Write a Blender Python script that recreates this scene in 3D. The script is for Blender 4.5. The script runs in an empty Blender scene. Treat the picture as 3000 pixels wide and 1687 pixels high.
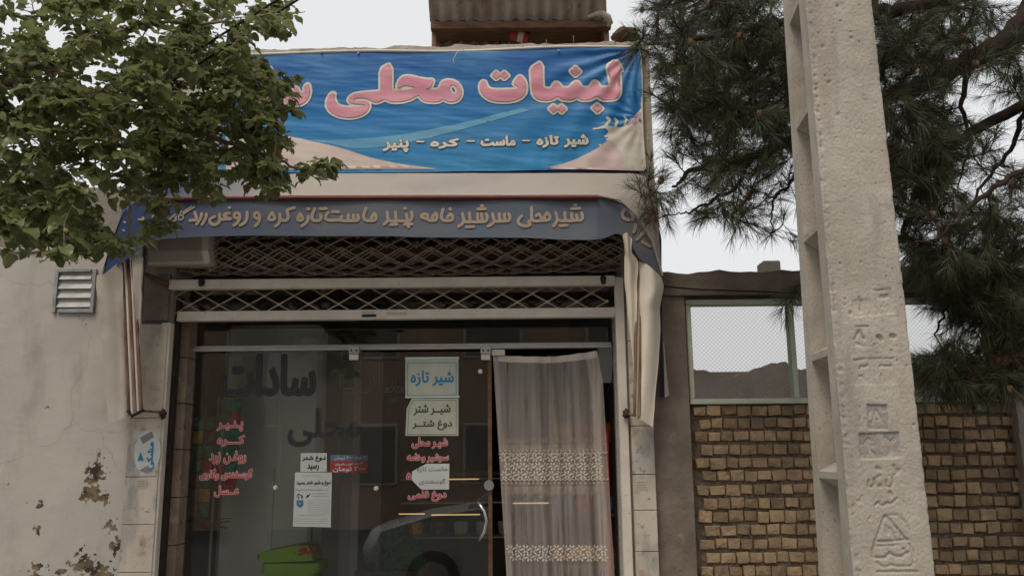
import bpy, math, random
import numpy as np
from mathutils import Vector, Matrix, noise
from mathutils.geometry import delaunay_2d_cdt
R = math.radians
random.seed(7); rng = np.random.default_rng(7)
SC = bpy.context.scene
COL = SC.collection
# ------------------------------------------------------------------ camera
F_PX, CX, CY = 2190.0, 1288.0, 724.3           # measured on the photograph at 2576 px width
TILT, ROLL = R(11.0), R(-0.55)
CAM = Vector((0.0, -4.5, 1.55))
M3 = (Matrix.Rotation(R(90) + TILT, 4, 'X') @ Matrix.Rotation(ROLL, 4, 'Z'))
cd = bpy.data.cameras.new('camera'); cam = bpy.data.objects.new('camera', cd); COL.objects.link(cam)
cam.matrix_world = Matrix.Translation(CAM) @ M3
cd.sensor_width = 36.0; cd.lens = 36.0 * F_PX / 2576.0; cd.clip_start = 0.05; cd.clip_end = 2000
SC.camera = cam
# ------------------------------------------------------------------ sky, sun, exposure
SUN_EL, SUN_AZ = R(58), R(205)                  # high, in front of the facade, a little to the left
w = bpy.data.worlds.new('World'); SC.world = w; w.use_nodes = True
wn = w.node_tree; wn.nodes.clear()
sky = wn.nodes.new('ShaderNodeTexSky'); sky.sky_type = 'NISHITA'; sky.sun_disc = False
sky.sun_elevation = SUN_EL; sky.sun_rotation = SUN_AZ
sky.air_density = 1.6; sky.dust_density = 6.0; sky.ozone_density = 1.0
hs = wn.nodes.new('ShaderNodeHueSaturation'); hs.inputs['Saturation'].default_value = 0.14
flat = wn.nodes.new('ShaderNodeMix'); flat.data_type = 'RGBA'; flat.inputs[0].default_value = 0.72
flat.inputs[7].default_value = (8.6, 8.7, 8.9, 1)      # the even veil of cloud
bg = wn.nodes.new('ShaderNodeBackground'); bg.inputs['Strength'].default_value = 0.085
wo = wn.nodes.new('ShaderNodeOutputWorld')
wn.links.new(sky.outputs[0], hs.inputs['Color']); wn.links.new(hs.outputs[0], flat.inputs[6])
wn.links.new(flat.outputs[2], bg.inputs[0]); wn.links.new(bg.outputs[0], wo.inputs[0])
sl = bpy.data.lights.new('sun', 'SUN'); sl.energy = 1.0; sl.angle = R(20); sl.color = (1.0, 0.88, 0.72)
so = bpy.data.objects.new('sun', sl); COL.objects.link(so)
sd = Vector((math.sin(SUN_AZ) * math.cos(SUN_EL), math.cos(SUN_AZ) * math.cos(SUN_EL), math.sin(SUN_EL)))
so.rotation_euler = sd.to_track_quat('Z', 'Y').to_euler(); so.location = sd * 30
SC.view_settings.view_transform = 'Standard'; SC.view_settings.look = 'None'
SC.view_settings.exposure = 0.42; SC.view_settings.gamma = 1.0; SC.view_settings.use_curve_mapping = False
SC.cycles.transparent_max_bounces = 24; SC.cycles.max_bounces = 10
# ------------------------------------------------------------------ helpers
def P(px, py, Y):
    d = M3.to_3x3() @ Vector(((px - CX) / F_PX, -(py - CY) / F_PX, -1.0))
    return CAM + d * ((Y - CAM.y) / d.y)
def px_of(p):
    q = M3.to_3x3().transposed() @ (Vector(p) - CAM)
    return CX + F_PX * q.x / -q.z, CY - F_PX * q.y / -q.z
def crop(x0, y0, s):                            # a zoomed view of the 3000 px photograph -> 2576 px coordinates
    k = 2576.0 / 3000.0
    return lambda x, y: ((x0 + x / s) * k, (y0 + y / s) * k)
class B:
    def __init__(s): s.v = []; s.f = []; s.sm = []
    def add(s, vs, fs, smooth=False):
        o = len(s.v); s.v += [tuple(v) for v in vs]; s.f += [tuple(i + o for i in f) for f in fs]; s.sm += [smooth] * len(fs); return s
    def box(s, a, b, bev=0.0):
        x0, x1 = sorted((a[0], b[0])); y0, y1 = sorted((a[1], b[1])); z0, z1 = sorted((a[2], b[2]))
        if bev <= 0:
            v = [(x, y, z) for z in (z0, z1) for y in (y0, y1) for x in (x0, x1)]
            return s.add(v, [(0, 2, 3, 1), (4, 5, 7, 6), (0, 1, 5, 4), (2, 6, 7, 3), (0, 4, 6, 2), (1, 3, 7, 5)])
        b_ = min(bev, (x1 - x0) / 2.2, (y1 - y0) / 2.2, (z1 - z0) / 2.2)
        ring = lambda i, z: [(x0 + i + c, y0 + i, z) for c in (0,)]
        def loop(ins, z):
            c = b_ if ins == 0 else 0
            e = ins
            return [(x0 + e + c, y0 + e, z), (x1 - e - c, y0 + e, z), (x1 - e, y0 + e + c, z), (x1 - e, y1 - e - c, z),
                    (x1 - e - c, y1 - e, z), (x0 + e + c, y1 - e, z), (x0 + e, y1 - e - c, z), (x0 + e, y0 + e + c, z)]
        v = loop(b_, z0) + loop(0, z0 + b_) + loop(0, z1 - b_) + loop(b_, z1)
        f = [tuple(range(7, -1, -1)), tuple(range(24, 32))]
        for k in range(3):
            for i in range(8):
                j = (i + 1) % 8; f.append((k * 8 + i, k * 8 + j, k * 8 + 8 + j, k * 8 + 8 + i))
        return s.add(v, f)
    def tube(s, pts, rad, n=8, cap=True, smooth=True):
        pts = [Vector(p) for p in pts]
        if not hasattr(rad, '__len__'): rad = [rad] * len(pts)
        o = []; up = None
        for i, p in enumerate(pts):
            t = (pts[min(i + 1, len(pts) - 1)] - pts[max(i - 1, 0)]).normalized()
            if up is None:
                up = t.orthogonal().normalized()
            up = (up - t * up.dot(t)); up = up.normalized() if up.length > 1e-6 else t.orthogonal().normalized()
            sd_ = t.cross(up)
            o += [p + (up * math.cos(2 * math.pi * k / n) + sd_ * math.sin(2 * math.pi * k / n)) * rad[i] for k in range(n)]
        f = []
        for i in range(len(pts) - 1):
            for k in range(n):
                j = (k + 1) % n; f.append((i * n + k, i * n + j, i * n + n + j, i * n + n + k))
        s.add(o, f, smooth)
        if cap:
            m = len(pts) - 1
            s.add(o[:n], [tuple(range(n - 1, -1, -1))]); s.add(o[m * n:], [tuple(range(n))])
        return s
    def grid(s, fn, nu, nv, smooth=True, flip=False):
        v = [fn(i / nu, j / nv) for j in range(nv + 1) for i in range(nu + 1)]
        f = []
        for j in range(nv):
            for i in range(nu):
                a = j * (nu + 1) + i; q = (a, a + 1, a + nu + 2, a + nu + 1)
                f.append(q[::-1] if flip else q)
        return s.add(v, f, smooth)
    def build(s, name, mat, parent=None, **kw):
        return mesh_obj(name, s.v, s.f, mat, parent, smooth=s.sm, **kw)
def wloc(o):
    l = Vector((0, 0, 0))
    while o is not None: l = l + Vector(o.location); o = o.parent
    return l
def mesh_obj(name, v, f, mat, parent=None, smooth=None, label=None, cat=None, group=None, kind=None):
    v = np.asarray(v, dtype=float).reshape(-1, 3)
    base = wloc(parent) if parent is not None else Vector((0, 0, 0))
    own = Vector((0, 0, 0))
    if parent is None and kind is None and len(v):
        own = Vector(((v[:, 0].min() + v[:, 0].max()) / 2, (v[:, 1].min() + v[:, 1].max()) / 2, v[:, 2].min()))
    me = bpy.data.meshes.new(name)
    me.from_pydata((v - np.array(base + own)).tolist(), [], f if isinstance(f, list) else f.tolist())
    if smooth is not None and len(me.polygons):
        me.polygons.foreach_set('use_smooth', smooth if hasattr(smooth, '__len__') else [bool(smooth)] * len(me.polygons))
    me.materials.append(mat); me.update()
    o = bpy.data.objects.new(name, me); COL.objects.link(o); o.parent = parent; o.location = own
    tag(o, label, cat, group, kind); return o
def tag(o, label=None, cat=None, group=None, kind=None):
    if label: o['label'] = label
    if cat: o['category'] = cat
    if group: o['group'] = group
    if kind: o['kind'] = kind
    return o
def thing(name, loc, label, cat, group=None):
    o = bpy.data.objects.new(name, None); COL.objects.link(o); o.location = loc; o.empty_display_size = 0.1
    return tag(o, label, cat, group)
def pbox(px0, py0, px1, py1, Y0, Y1, bev=0.0, b=None):      # a box whose front face fills the pixel rectangle at depth Y0
    xm, ym = (px0 + px1) / 2, (py0 + py1) / 2
    x0, x1 = P(px0, ym, Y0).x, P(px1, ym, Y0).x; z0, z1 = P(xm, py1, Y0).z, P(xm, py0, Y0).z
    return (b or B()).box((x0, Y0, z0), (x1, Y1, z1), bev)
# ------------------------------------------------------------------ materials
def nt_new(name):
    m = bpy.data.materials.new(name); m.use_nodes = True; n = m.node_tree
    return m, n, n.nodes['Principled BSDF']
def N(n, t, **kw):
    x = n.nodes.new(t)
    for k, v in kw.items():
        if k in x.inputs: x.inputs[k].default_value = v
        else: setattr(x, k, v)
    return x
def noise_fac(n, scale, lo, hi, detail=5.0, coord=None, rough=0.6, stretch=None):
    tc = coord
    if tc is None:
        tcn = n.nodes.new('ShaderNodeNewGeometry'); tc = tcn.outputs['Position']
    if stretch:
        mp = n.nodes.new('ShaderNodeMapping'); mp.inputs['Scale'].default_value = stretch; n.links.new(tc, mp.inputs[0]); tc = mp.outputs[0]
    t = N(n, 'ShaderNodeTexNoise', Scale=scale, Detail=detail, Roughness=rough); n.links.new(tc, t.inputs['Vector'])
    r = n.nodes.new('ShaderNodeMapRange'); r.inputs[1].default_value = lo; r.inputs[2].default_value = hi
    n.links.new(t.outputs[0], r.inputs[0]); return r.outputs[0], t.outputs[0]
def mixc(n, fac, a, b, blend='MIX'):
    m = n.nodes.new('ShaderNodeMix'); m.data_type = 'RGBA'; m.blend_type = blend
    for i, v in ((0, fac), (6, a), (7, b)):
        if hasattr(v, 'is_linked') or hasattr(v, 'links'): n.links.new(v, m.inputs[i])
        else: m.inputs[i].default_value = v if i == 0 else (v[0], v[1], v[2], 1)
    return m.outputs[2]
def mat(name, c1, c2=None, scale=6.0, lo=0.35, hi=0.65, rough=0.8, bump=0.0, bscale=40.0, metal=0.0, spots=None, rand=0.0,
        stretch=None, spec=0.3, streak=None):
    m, n, p = nt_new(name)
    col = None
    if c2 is not None:
        f, _ = noise_fac(n, scale, lo, hi, stretch=stretch); col = mixc(n, f, c1, c2)
    for sp in (spots or []):                            # (scale, lo, hi, colour)
        f, _ = noise_fac(n, sp[0], sp[1], sp[2], detail=8.0, stretch=sp[4] if len(sp) > 4 else None)
        col = mixc(n, f, col if col is not None else c1, sp[3])
    if rand:
        oi = n.nodes.new('ShaderNodeObjectInfo'); h = n.nodes.new('ShaderNodeHueSaturation')
        r = n.nodes.new('ShaderNodeMapRange'); r.inputs[3].default_value = 1 - rand; r.inputs[4].default_value = 1 + rand
        n.links.new(oi.outputs['Random'], r.inputs[0]); n.links.new(r.outputs[0], h.inputs['Value'])
        if col is not None: n.links.new(col, h.inputs['Color'])
        else: h.inputs['Color'].default_value = (*c1, 1)
        col = h.outputs[0]
    if col is not None: n.links.new(col, p.inputs['Base Color'])
    else: p.inputs['Base Color'].default_value = (*c1, 1)
    p.inputs['Roughness'].default_value = rough; p.inputs['Metallic'].default_value = metal
    p.inputs['Specular IOR Level'].default_value = spec
    if bump:
        _, t = noise_fac(n, bscale, 0, 1, detail=8.0)
        bp = N(n, 'ShaderNodeBump', Strength=bump, Distance=0.01); n.links.new(t, bp.inputs['Height']); n.links.new(bp.outputs[0], p.inputs['Normal'])
    return m
MT = {}
MT['concrete'] = mat('concrete', (0.40, 0.355, 0.295), (0.52, 0.47, 0.40), 5, rough=0.95, bump=0.35, bscale=90, spots=[(6, 0.56, 0.78, (0.30, 0.275, 0.24)), (4, 0.55, 0.72, (0.33, 0.30, 0.26), (2.2, 2.2, .35)), (45, 0.64, 0.72, (0.22, 0.19, 0.17)), (80, 0.62, 0.70, (0.26, 0.21, 0.16)), (170, 0.52, 0.75, (0.30, 0.265, 0.225)), (3, 0.58, 0.75, (0.37, 0.31, 0.245), (3, 3, .25))])
MT['stamp'] = mat('stamp', (0.27, 0.25, 0.22), (0.36, 0.33, 0.29), 18, rough=0.9, bump=0.3, bscale=90)
MT['cement_dark'] = mat('cement_dark', (0.16, 0.128, 0.10), (0.26, 0.21, 0.168), 4, rough=0.95, bump=0.8, bscale=35, spots=[(14, 0.6, 0.72, (0.26, 0.215, 0.17))])
MT['cement_mid'] = mat('cement_mid', (0.22, 0.19, 0.16), (0.30, 0.265, 0.225), 3, rough=0.95, bump=0.6, bscale=30, spots=[(5, 0.6, 0.75, (0.16, 0.135, 0.11))])
MT['parapet'] = mat('parapet', (0.36, 0.31, 0.25), (0.50, 0.45, 0.375), 6, rough=0.95, bump=0.7, bscale=40, spots=[(10, 0.58, 0.7, (0.25, 0.205, 0.15)), (20, 0.64, 0.7, (0.62, 0.57, 0.5))])
MT['mortar'] = mat('mortar', (0.12, 0.089, 0.062), (0.19, 0.144, 0.102), 9, rough=1.0, bump=1.0, bscale=50)
MT['brick'] = mat('brick', (0.41, 0.285, 0.158), (0.26, 0.188, 0.120), 16, rough=0.95, bump=0.8, bscale=90, rand=0.34, spots=[(25, 0.56, 0.7, (0.19, 0.145, 0.095))])
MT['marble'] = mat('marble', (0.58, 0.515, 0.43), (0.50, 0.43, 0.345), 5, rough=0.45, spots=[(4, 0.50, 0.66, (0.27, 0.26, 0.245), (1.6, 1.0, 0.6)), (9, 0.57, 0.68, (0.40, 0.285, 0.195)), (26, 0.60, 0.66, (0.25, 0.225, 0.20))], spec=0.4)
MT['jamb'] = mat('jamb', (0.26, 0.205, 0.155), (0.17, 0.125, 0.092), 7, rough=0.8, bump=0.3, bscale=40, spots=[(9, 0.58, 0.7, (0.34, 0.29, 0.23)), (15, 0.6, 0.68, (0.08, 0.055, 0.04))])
MT['white_metal'] = mat('white_metal', (0.70, 0.63, 0.545), (0.58, 0.515, 0.44), 8, rough=0.55, bump=0.1, bscale=60, spots=[(28, 0.68, 0.74, (0.14, 0.075, 0.04))])
MT['alu'] = mat('alu', (0.52, 0.50, 0.47), (0.40, 0.38, 0.35), 12, rough=0.4, metal=0.35, stretch=(1, 1, 6))
MT['lattice'] = mat('lattice', (0.46, 0.38, 0.29), (0.30, 0.23, 0.17), 20, rough=0.6, spots=[(40, 0.62, 0.7, (0.1, 0.055, 0.03))])
MT['rust'] = mat('rust', (0.15, 0.055, 0.028), (0.30, 0.22, 0.16), 9, rough=0.8, bump=0.3, bscale=80, stretch=(3, 3, 0.5))
MT['red_rod'] = mat('red_rod', (0.17, 0.028, 0.018), (0.10, 0.025, 0.016), 9, rough=0.5)
MT['grease'] = mat('grease', (0.02, 0.015, 0.012), (0.05, 0.035, 0.025), 30, rough=0.7)
MT['green_frame'] = mat('green_frame', (0.56, 0.60, 0.46), (0.47, 0.51, 0.39), 9, rough=0.6, spots=[(22, 0.66, 0.72, (0.15, 0.10, 0.06))])
MT['galv'] = mat('galv', (0.34, 0.35, 0.34), (0.22, 0.225, 0.22), 14, rough=0.5, metal=0.4)
MT['corr'] = mat('corr', (0.50, 0.44, 0.37), (0.33, 0.26, 0.20), 5, rough=0.65, spots=[(7, 0.58, 0.70, (0.22, 0.11, 0.06))], stretch=(1, 1, 0.4))
MT['wood_dark'] = mat('wood_dark', (0.10, 0.055, 0.032), (0.17, 0.10, 0.06), 9, rough=0.9, stretch=(1, 4, 4))
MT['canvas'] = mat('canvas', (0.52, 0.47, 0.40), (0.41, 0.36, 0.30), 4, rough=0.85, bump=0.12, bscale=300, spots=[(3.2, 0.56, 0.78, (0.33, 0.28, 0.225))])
def backlit(m, c, k):
    n = m.node_tree; p = n.nodes['Principled BSDF']; t = n.nodes.new('ShaderNodeBsdfTranslucent'); t.inputs[0].default_value = (*c, 1)
    x = n.nodes.new('ShaderNodeMixShader'); x.inputs[0].default_value = k; n.links.new(p.outputs[0], x.inputs[1]); n.links.new(t.outputs[0], x.inputs[2]); n.links.new(x.outputs[0], n.nodes['Material Output'].inputs[0])
MT['drape'] = mat('drape', (0.82, 0.73, 0.61), (0.74, 0.65, 0.53), 4, rough=0.85, bump=0.12, bscale=300, spots=[(3.2, 0.56, 0.78, (0.58, 0.49, 0.39))])
MT['letter_tan'] = mat('letter_tan', (0.42, 0.33, 0.245), (0.36, 0.28, 0.205), 14, rough=0.85)
MT['cream'] = mat('cream', (0.72, 0.67, 0.56), (0.62, 0.57, 0.47), 10, rough=0.6)
MT['pink'] = mat('pink', (0.62, 0.235, 0.31), (0.70, 0.33, 0.39), 5, rough=0.6, stretch=(1, 1, 4))
MT['mauve'] = mat('mauve', (0.30, 0.13, 0.16), rough=0.6)
MT['swoosh'] = mat('swoosh', (0.17, 0.40, 0.56), (0.12, 0.33, 0.50), 3, rough=0.55)
MT['pale_pink'] = mat('pale_pink', (0.66, 0.46, 0.45), (0.66, 0.58, 0.50), 2.2, rough=0.6)
MT['navy'] = mat('navy', (0.018, 0.022, 0.06), rough=0.8)
MT['paper'] = mat('paper', (0.62, 0.63, 0.60), (0.54, 0.55, 0.52), 6, rough=0.6)
MT['paper_green'] = mat('paper_green', (0.47, 0.49, 0.40), (0.40, 0.42, 0.345), 8, rough=0.35)
MT['ink_blue'] = mat('ink_blue', (0.03, 0.19, 0.36), rough=0.6)
MT['ink_brown'] = mat('ink_brown', (0.085, 0.060, 0.045), rough=0.6)
MT['ink_black'] = mat('ink_black', (0.025, 0.025, 0.028), rough=0.6)
MT['ink_grey'] = mat('ink_grey', (0.22, 0.22, 0.23), rough=0.6)
MT['red_vinyl'] = mat('red_vinyl', (0.50, 0.045, 0.055), rough=0.45)
MT['white_vinyl'] = mat('white_vinyl', (0.66, 0.58, 0.56), rough=0.45)
MT['dark_vinyl'] = mat('dark_vinyl', (0.028, 0.028, 0.029), rough=0.5)
MT['trace_vinyl'] = mat('trace_vinyl', (0.115, 0.11, 0.10), rough=0.5)
MT['sticker_red'] = mat('sticker_red', (0.42, 0.05, 0.045), rough=0.4)
MT['sticker_blue'] = mat('sticker_blue', (0.13, 0.17, 0.25), rough=0.4)
MT['bin_green'] = mat('bin_green', (0.33, 0.58, 0.04), (0.28, 0.52, 0.035), 6, rough=0.45)
MT['fridge'] = mat('fridge', (0.78, 0.79, 0.77), (0.70, 0.71, 0.69), 2, rough=0.35)
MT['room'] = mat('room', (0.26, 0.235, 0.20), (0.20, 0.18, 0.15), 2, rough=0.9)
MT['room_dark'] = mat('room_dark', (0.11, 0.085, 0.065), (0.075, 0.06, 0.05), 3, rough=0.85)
MT['black'] = mat('black', (0.02, 0.02, 0.02), rough=0.5)
MT['rubber'] = mat('rubber', (0.02, 0.02, 0.022), rough=0.8)
MT['chrome'] = mat('chrome', (0.62, 0.61, 0.6), rough=0.2, metal=0.9)
MT['asphalt'] = mat('asphalt', (0.05, 0.05, 0.05), (0.07, 0.068, 0.065), 3, rough=0.9, bump=0.4, bscale=90)
MT['paving'] = mat('paving', (0.28, 0.26, 0.235), (0.22, 0.20, 0.18), 4, rough=0.9, bump=0.3, bscale=60)
MT['soil'] = mat('soil', (0.075, 0.058, 0.045), (0.11, 0.086, 0.066), 2, rough=1.0, bump=0.6, bscale=25)
MT['facade'] = mat('facade', (0.50, 0.35, 0.26), (0.42, 0.29, 0.21), 1.5, rough=0.9)
MT['car_paint'] = mat('car_paint', (0.50, 0.51, 0.51), rough=0.35, metal=0.1, spec=0.6)
MT['car_glass'] = mat('car_glass', (0.02, 0.022, 0.025), rough=0.08, spec=0.6)
MT['bark_mul'] = mat('bark_mul', (0.20, 0.155, 0.11), (0.28, 0.225, 0.165), 20, rough=0.95, bump=0.5, bscale=60)
MT['bark_pine'] = mat('bark_pine', (0.028, 0.019, 0.014), (0.055, 0.036, 0.026), 14, rough=1.0, bump=1.0, bscale=35)
MT['cable'] = mat('cable', (0.012, 0.012, 0.013), rough=0.6)
def leaf_mat(name, c1, c2, trans, rough, spec, alt):
    m, n, p = nt_new(name)
    f, _ = noise_fac(n, 3.0, 0.35, 0.65); f2, _ = noise_fac(n, 23.0, 0.4, 0.62)
    col = mixc(n, f, c1, c2); col = mixc(n, f2, col, alt)
    n.links.new(col, p.inputs['Base Color']); p.inputs['Roughness'].default_value = rough; p.inputs['Specular IOR Level'].default_value = spec
    t = n.nodes.new('ShaderNodeBsdfTranslucent'); n.links.new(col, t.inputs[0])
    mx = n.nodes.new('ShaderNodeMixShader'); mx.inputs[0].default_value = trans
    n.links.new(p.outputs[0], mx.inputs[1]); n.links.new(t.outputs[0], mx.inputs[2])
    n.links.new(mx.outputs[0], n.nodes['Material Output'].inputs[0]); return m
MT['leaf'] = leaf_mat('leaf', (0.128, 0.152, 0.046), (0.175, 0.20, 0.066), 0.5, 0.36, 0.55, (0.235, 0.25, 0.11))
MT['needle'] = leaf_mat('needle', (0.044, 0.056, 0.024), (0.066, 0.076, 0.034), 0.15, 0.5, 0.3, (0.10, 0.098, 0.055))
MT['needle_dead'] = leaf_mat('needle_dead', (0.07, 0.035, 0.02), (0.10, 0.05, 0.03), 0.1, 0.7, 0.2, (0.05, 0.03, 0.02))
MT['herb'] = leaf_mat('herb', (0.045, 0.10, 0.03), (0.07, 0.13, 0.04), 0.2, 0.5, 0.3, (0.06, 0.12, 0.03))
def glass_mat(name, tint, refl, rough=0.0):
    m, n, p = nt_new(name); n.nodes.remove(p)
    t = N(n, 'ShaderNodeBsdfTransparent'); t.inputs[0].default_value = (*tint, 1)
    g = N(n, 'ShaderNodeBsdfGlossy'); g.inputs['Roughness'].default_value = rough
    fr = N(n, 'ShaderNodeFresnel'); fr.inputs[0].default_value = 1.5
    mu = n.nodes.new('ShaderNodeMath'); mu.operation = 'MULTIPLY'; mu.inputs[1].default_value = refl; n.links.new(fr.outputs[0], mu.inputs[0])
    d = N(n, 'ShaderNodeBsdfDiffuse'); d.inputs[0].default_value = (0.42, 0.38, 0.33, 1)         # dust film on the pane
    f, _ = noise_fac(n, 2.2, 0.3, 0.8, stretch=(1, 1, 0.5))
    mf = n.nodes.new('ShaderNodeMath'); mf.operation = 'MULTIPLY'; mf.inputs[1].default_value = 0.05; n.links.new(f, mf.inputs[0])
    a = n.nodes.new('ShaderNodeMixShader'); b = n.nodes.new('ShaderNodeMixShader')
    n.links.new(mf.outputs[0], a.inputs[0]); n.links.new(t.outputs[0], a.inputs[1]); n.links.new(d.outputs[0], a.inputs[2])
    n.links.new(mu.outputs[0], b.inputs[0]); n.links.new(a.outputs[0], b.inputs[1]); n.links.new(g.outputs[0], b.inputs[2])
    n.links.new(b.outputs[0], n.nodes['Material Output'].inputs[0]); return m
MT['glass'] = glass_mat('glass', (0.93, 0.94, 0.93), 1.5)
def sheer_mat(name, c, alpha, trans=0.5, wv=None):
    m, n, p = nt_new(name); n.nodes.remove(p)
    t = N(n, 'ShaderNodeBsdfTransparent'); d = N(n, 'ShaderNodeBsdfDiffuse'); d.inputs[0].default_value = (*c, 1)
    l = N(n, 'ShaderNodeBsdfTranslucent'); l.inputs[0].default_value = (*c, 1)
    a = n.nodes.new('ShaderNodeMixShader'); a.inputs[0].default_value = trans
    n.links.new(d.outputs[0], a.inputs[1]); n.links.new(l.outputs[0], a.inputs[2])
    b = n.nodes.new('ShaderNodeMixShader'); b.inputs[0].default_value = alpha
    if wv:
        f, _ = noise_fac(n, 1.0, 0.3, 0.72, detail=4.0, stretch=(wv, 0.0, 1.2))
        r = n.nodes.new('ShaderNodeMapRange'); r.inputs[3].default_value = alpha * 0.66; r.inputs[4].default_value = min(1, alpha * 1.35)
        n.links.new(f, r.inputs[0]); n.links.new(r.outputs[0], b.inputs[0])
    n.links.new(t.outputs[0], b.inputs[1]); n.links.new(a.outputs[0], b.inputs[2])
    n.links.new(b.outputs[0], n.nodes['Material Output'].inputs[0]); return m
MT['sheer'] = sheer_mat('sheer', (0.80, 0.72, 0.65), 0.37, 0.25, 42)
MT['lace'] = sheer_mat('lace', (0.86, 0.78, 0.69), 0.92, 0.25)
MT['lace_band'] = sheer_mat('lace_band', (0.74, 0.63, 0.55), 0.30, 0.4, 60)
MT['plastic_bag'] = sheer_mat('plastic_bag', (0.6, 0.6, 0.6), 0.22, 0.3)
def wired_glass():
    m, n, p = nt_new('wired_glass'); n.nodes.remove(p)
    g = n.nodes.new('ShaderNodeNewGeometry'); sx = n.nodes.new('ShaderNodeSeparateXYZ'); n.links.new(g.outputs['Position'], sx.inputs[0])
    def lines(sgn):
        a = n.nodes.new('ShaderNodeMath'); a.operation = 'MULTIPLY_ADD'; a.inputs[1].default_value = sgn
        n.links.new(sx.outputs[0], a.inputs[0]); n.links.new(sx.outputs[2], a.inputs[2])
        k = n.nodes.new('ShaderNodeMath'); k.operation = 'MULTIPLY'; k.inputs[1].default_value = 2 * math.pi / 0.022; n.links.new(a.outputs[0], k.inputs[0])
        s = n.nodes.new('ShaderNodeMath'); s.operation = 'SINE'; n.links.new(k.outputs[0], s.inputs[0])
        q = n.nodes.new('ShaderNodeMapRange'); q.inputs[1].default_value = 0.45; q.inputs[2].default_value = 0.95; n.links.new(s.outputs[0], q.inputs[0]); return q.outputs[0]
    mx = n.nodes.new('ShaderNodeMath'); mx.operation = 'MAXIMUM'; n.links.new(lines(1.0), mx.inputs[0]); n.links.new(lines(-1.0), mx.inputs[1])
    t = N(n, 'ShaderNodeBsdfTransparent'); t.inputs[0].default_value = (0.95, 0.95, 0.94, 1)
    d = N(n, 'ShaderNodeBsdfTranslucent'); d.inputs[0].default_value = (0.62, 0.62, 0.60, 1)
    gl = N(n, 'ShaderNodeBsdfGlossy'); gl.inputs['Roughness'].default_value = 0.25
    mr = n.nodes.new('ShaderNodeMapRange'); mr.inputs[3].default_value = 0.03; mr.inputs[4].default_value = 0.16; n.links.new(mx.outputs[0], mr.inputs[0])
    a = n.nodes.new('ShaderNodeMixShader'); n.links.new(mr.outputs[0], a.inputs[0]); n.links.new(t.outputs[0], a.inputs[1]); n.links.new(d.outputs[0], a.inputs[2])
    b = n.nodes.new('ShaderNodeMixShader'); b.inputs[0].default_value = 0.05; n.links.new(a.outputs[0], b.inputs[1]); n.links.new(gl.outputs[0], b.inputs[2])
    n.links.new(b.outputs[0], n.nodes['Material Output'].inputs[0]); return m
MT['wired'] = wired_glass()
def emis(name, c, s):
    m, n, p = nt_new(name); p.inputs['Base Color'].default_value = (*c, 1)
    p.inputs['Emission Color'].default_value = (*c, 1); p.inputs['Emission Strength'].default_value = s; return m
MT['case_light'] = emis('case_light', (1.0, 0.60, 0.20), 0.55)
def grad_mat(name, z0, c0, z1, c1, rough, fade=None, x_dark=None):
    """printed / sun-faded cloth whose own colour changes with height"""
    m, n, p = nt_new(name)
    g = n.nodes.new('ShaderNodeNewGeometry'); sx = n.nodes.new('ShaderNodeSeparateXYZ'); n.links.new(g.outputs['Position'], sx.inputs[0])
    r = n.nodes.new('ShaderNodeMapRange'); r.inputs[1].default_value = z0; r.inputs[2].default_value = z1; n.links.new(sx.outputs[2], r.inputs[0])
    col = mixc(n, r.outputs[0], c0, c1)
    if fade:
        f, _ = noise_fac(n, fade[0], fade[1], fade[2], stretch=fade[4]); col = mixc(n, f, col, fade[3])
    if x_dark:                                            # cloth that has kept its dye at one end
        q = n.nodes.new('ShaderNodeMapRange'); q.inputs[1].default_value = x_dark[0]; q.inputs[2].default_value = x_dark[1]
        n.links.new(sx.outputs[0], q.inputs[0]); col = mixc(n, q.outputs[0], col, x_dark[2])
    n.links.new(col, p.inputs['Base Color']); p.inputs['Roughness'].default_value = rough; p.inputs['Specular IOR Level'].default_value = 0.3
    _, t = noise_fac(n, 260, 0, 1); bp = N(n, 'ShaderNodeBump', Strength=0.08, Distance=0.004); n.links.new(t, bp.inputs['Height']); n.links.new(bp.outputs[0], p.inputs['Normal'])
    return m
# ------------------------------------------------------------------ flat shapes: strokes, traced outlines, type
class Caps(list): pass
def cdt_fill(groups, steiner=0.0):
    """groups: lists of closed 2D loops; a point is inside when any group has a nonzero winding number there"""
    vs, es, fs = [], [], []; segs = []
    for g in groups:
        A = []
        for lp in g:
            o = len(vs); k = len(lp); vs += [Vector((p[0], p[1])) for p in lp]
            if isinstance(g, Caps): fs.append(list(range(o, o + k))); continue
            es += [(o + i, o + (i + 1) % k) for i in range(k)]
            A += [(lp[i][0], lp[i][1], lp[(i + 1) % k][0], lp[(i + 1) % k][1]) for i in range(k)]
        if A: segs.append(np.array(A))
    if not vs: return [], []
    if steiner:
        a = np.array([(v.x, v.y) for v in vs]); lo, hi = a.min(0), a.max(0)
        for y in np.arange(lo[1], hi[1], steiner):
            for x in np.arange(lo[0], hi[0], steiner): vs.append(Vector((float(x), float(y))))
    ov, _, of, _, _, oid = delaunay_2d_cdt(vs, es, fs, 0, 1e-6)
    if not of: return [], []
    A = np.array([(v.x, v.y) for v in ov]); T = np.array([f[:3] for f in of]); c = A[T].mean(1)
    keep = np.array([len(q) > 0 for q in oid])
    for S in segs:
        x1, y1, x2, y2 = S.T; W = np.zeros(len(T))
        for e in range(len(x1)):
            if y1[e] == y2[e]: continue
            up = y2[e] > y1[e]; m = (c[:, 1] >= min(y1[e], y2[e])) & (c[:, 1] < max(y1[e], y2[e]))
            cr = (x2[e] - x1[e]) * (c[m, 1] - y1[e]) - (c[m, 0] - x1[e]) * (y2[e] - y1[e])
            W[m] += (cr > 0) if up else -1 * (cr < 0)
        keep |= W != 0
    T = T[keep]; used, inv = np.unique(T, return_inverse=True)
    return A[used], inv.reshape(-1, 3)
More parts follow.
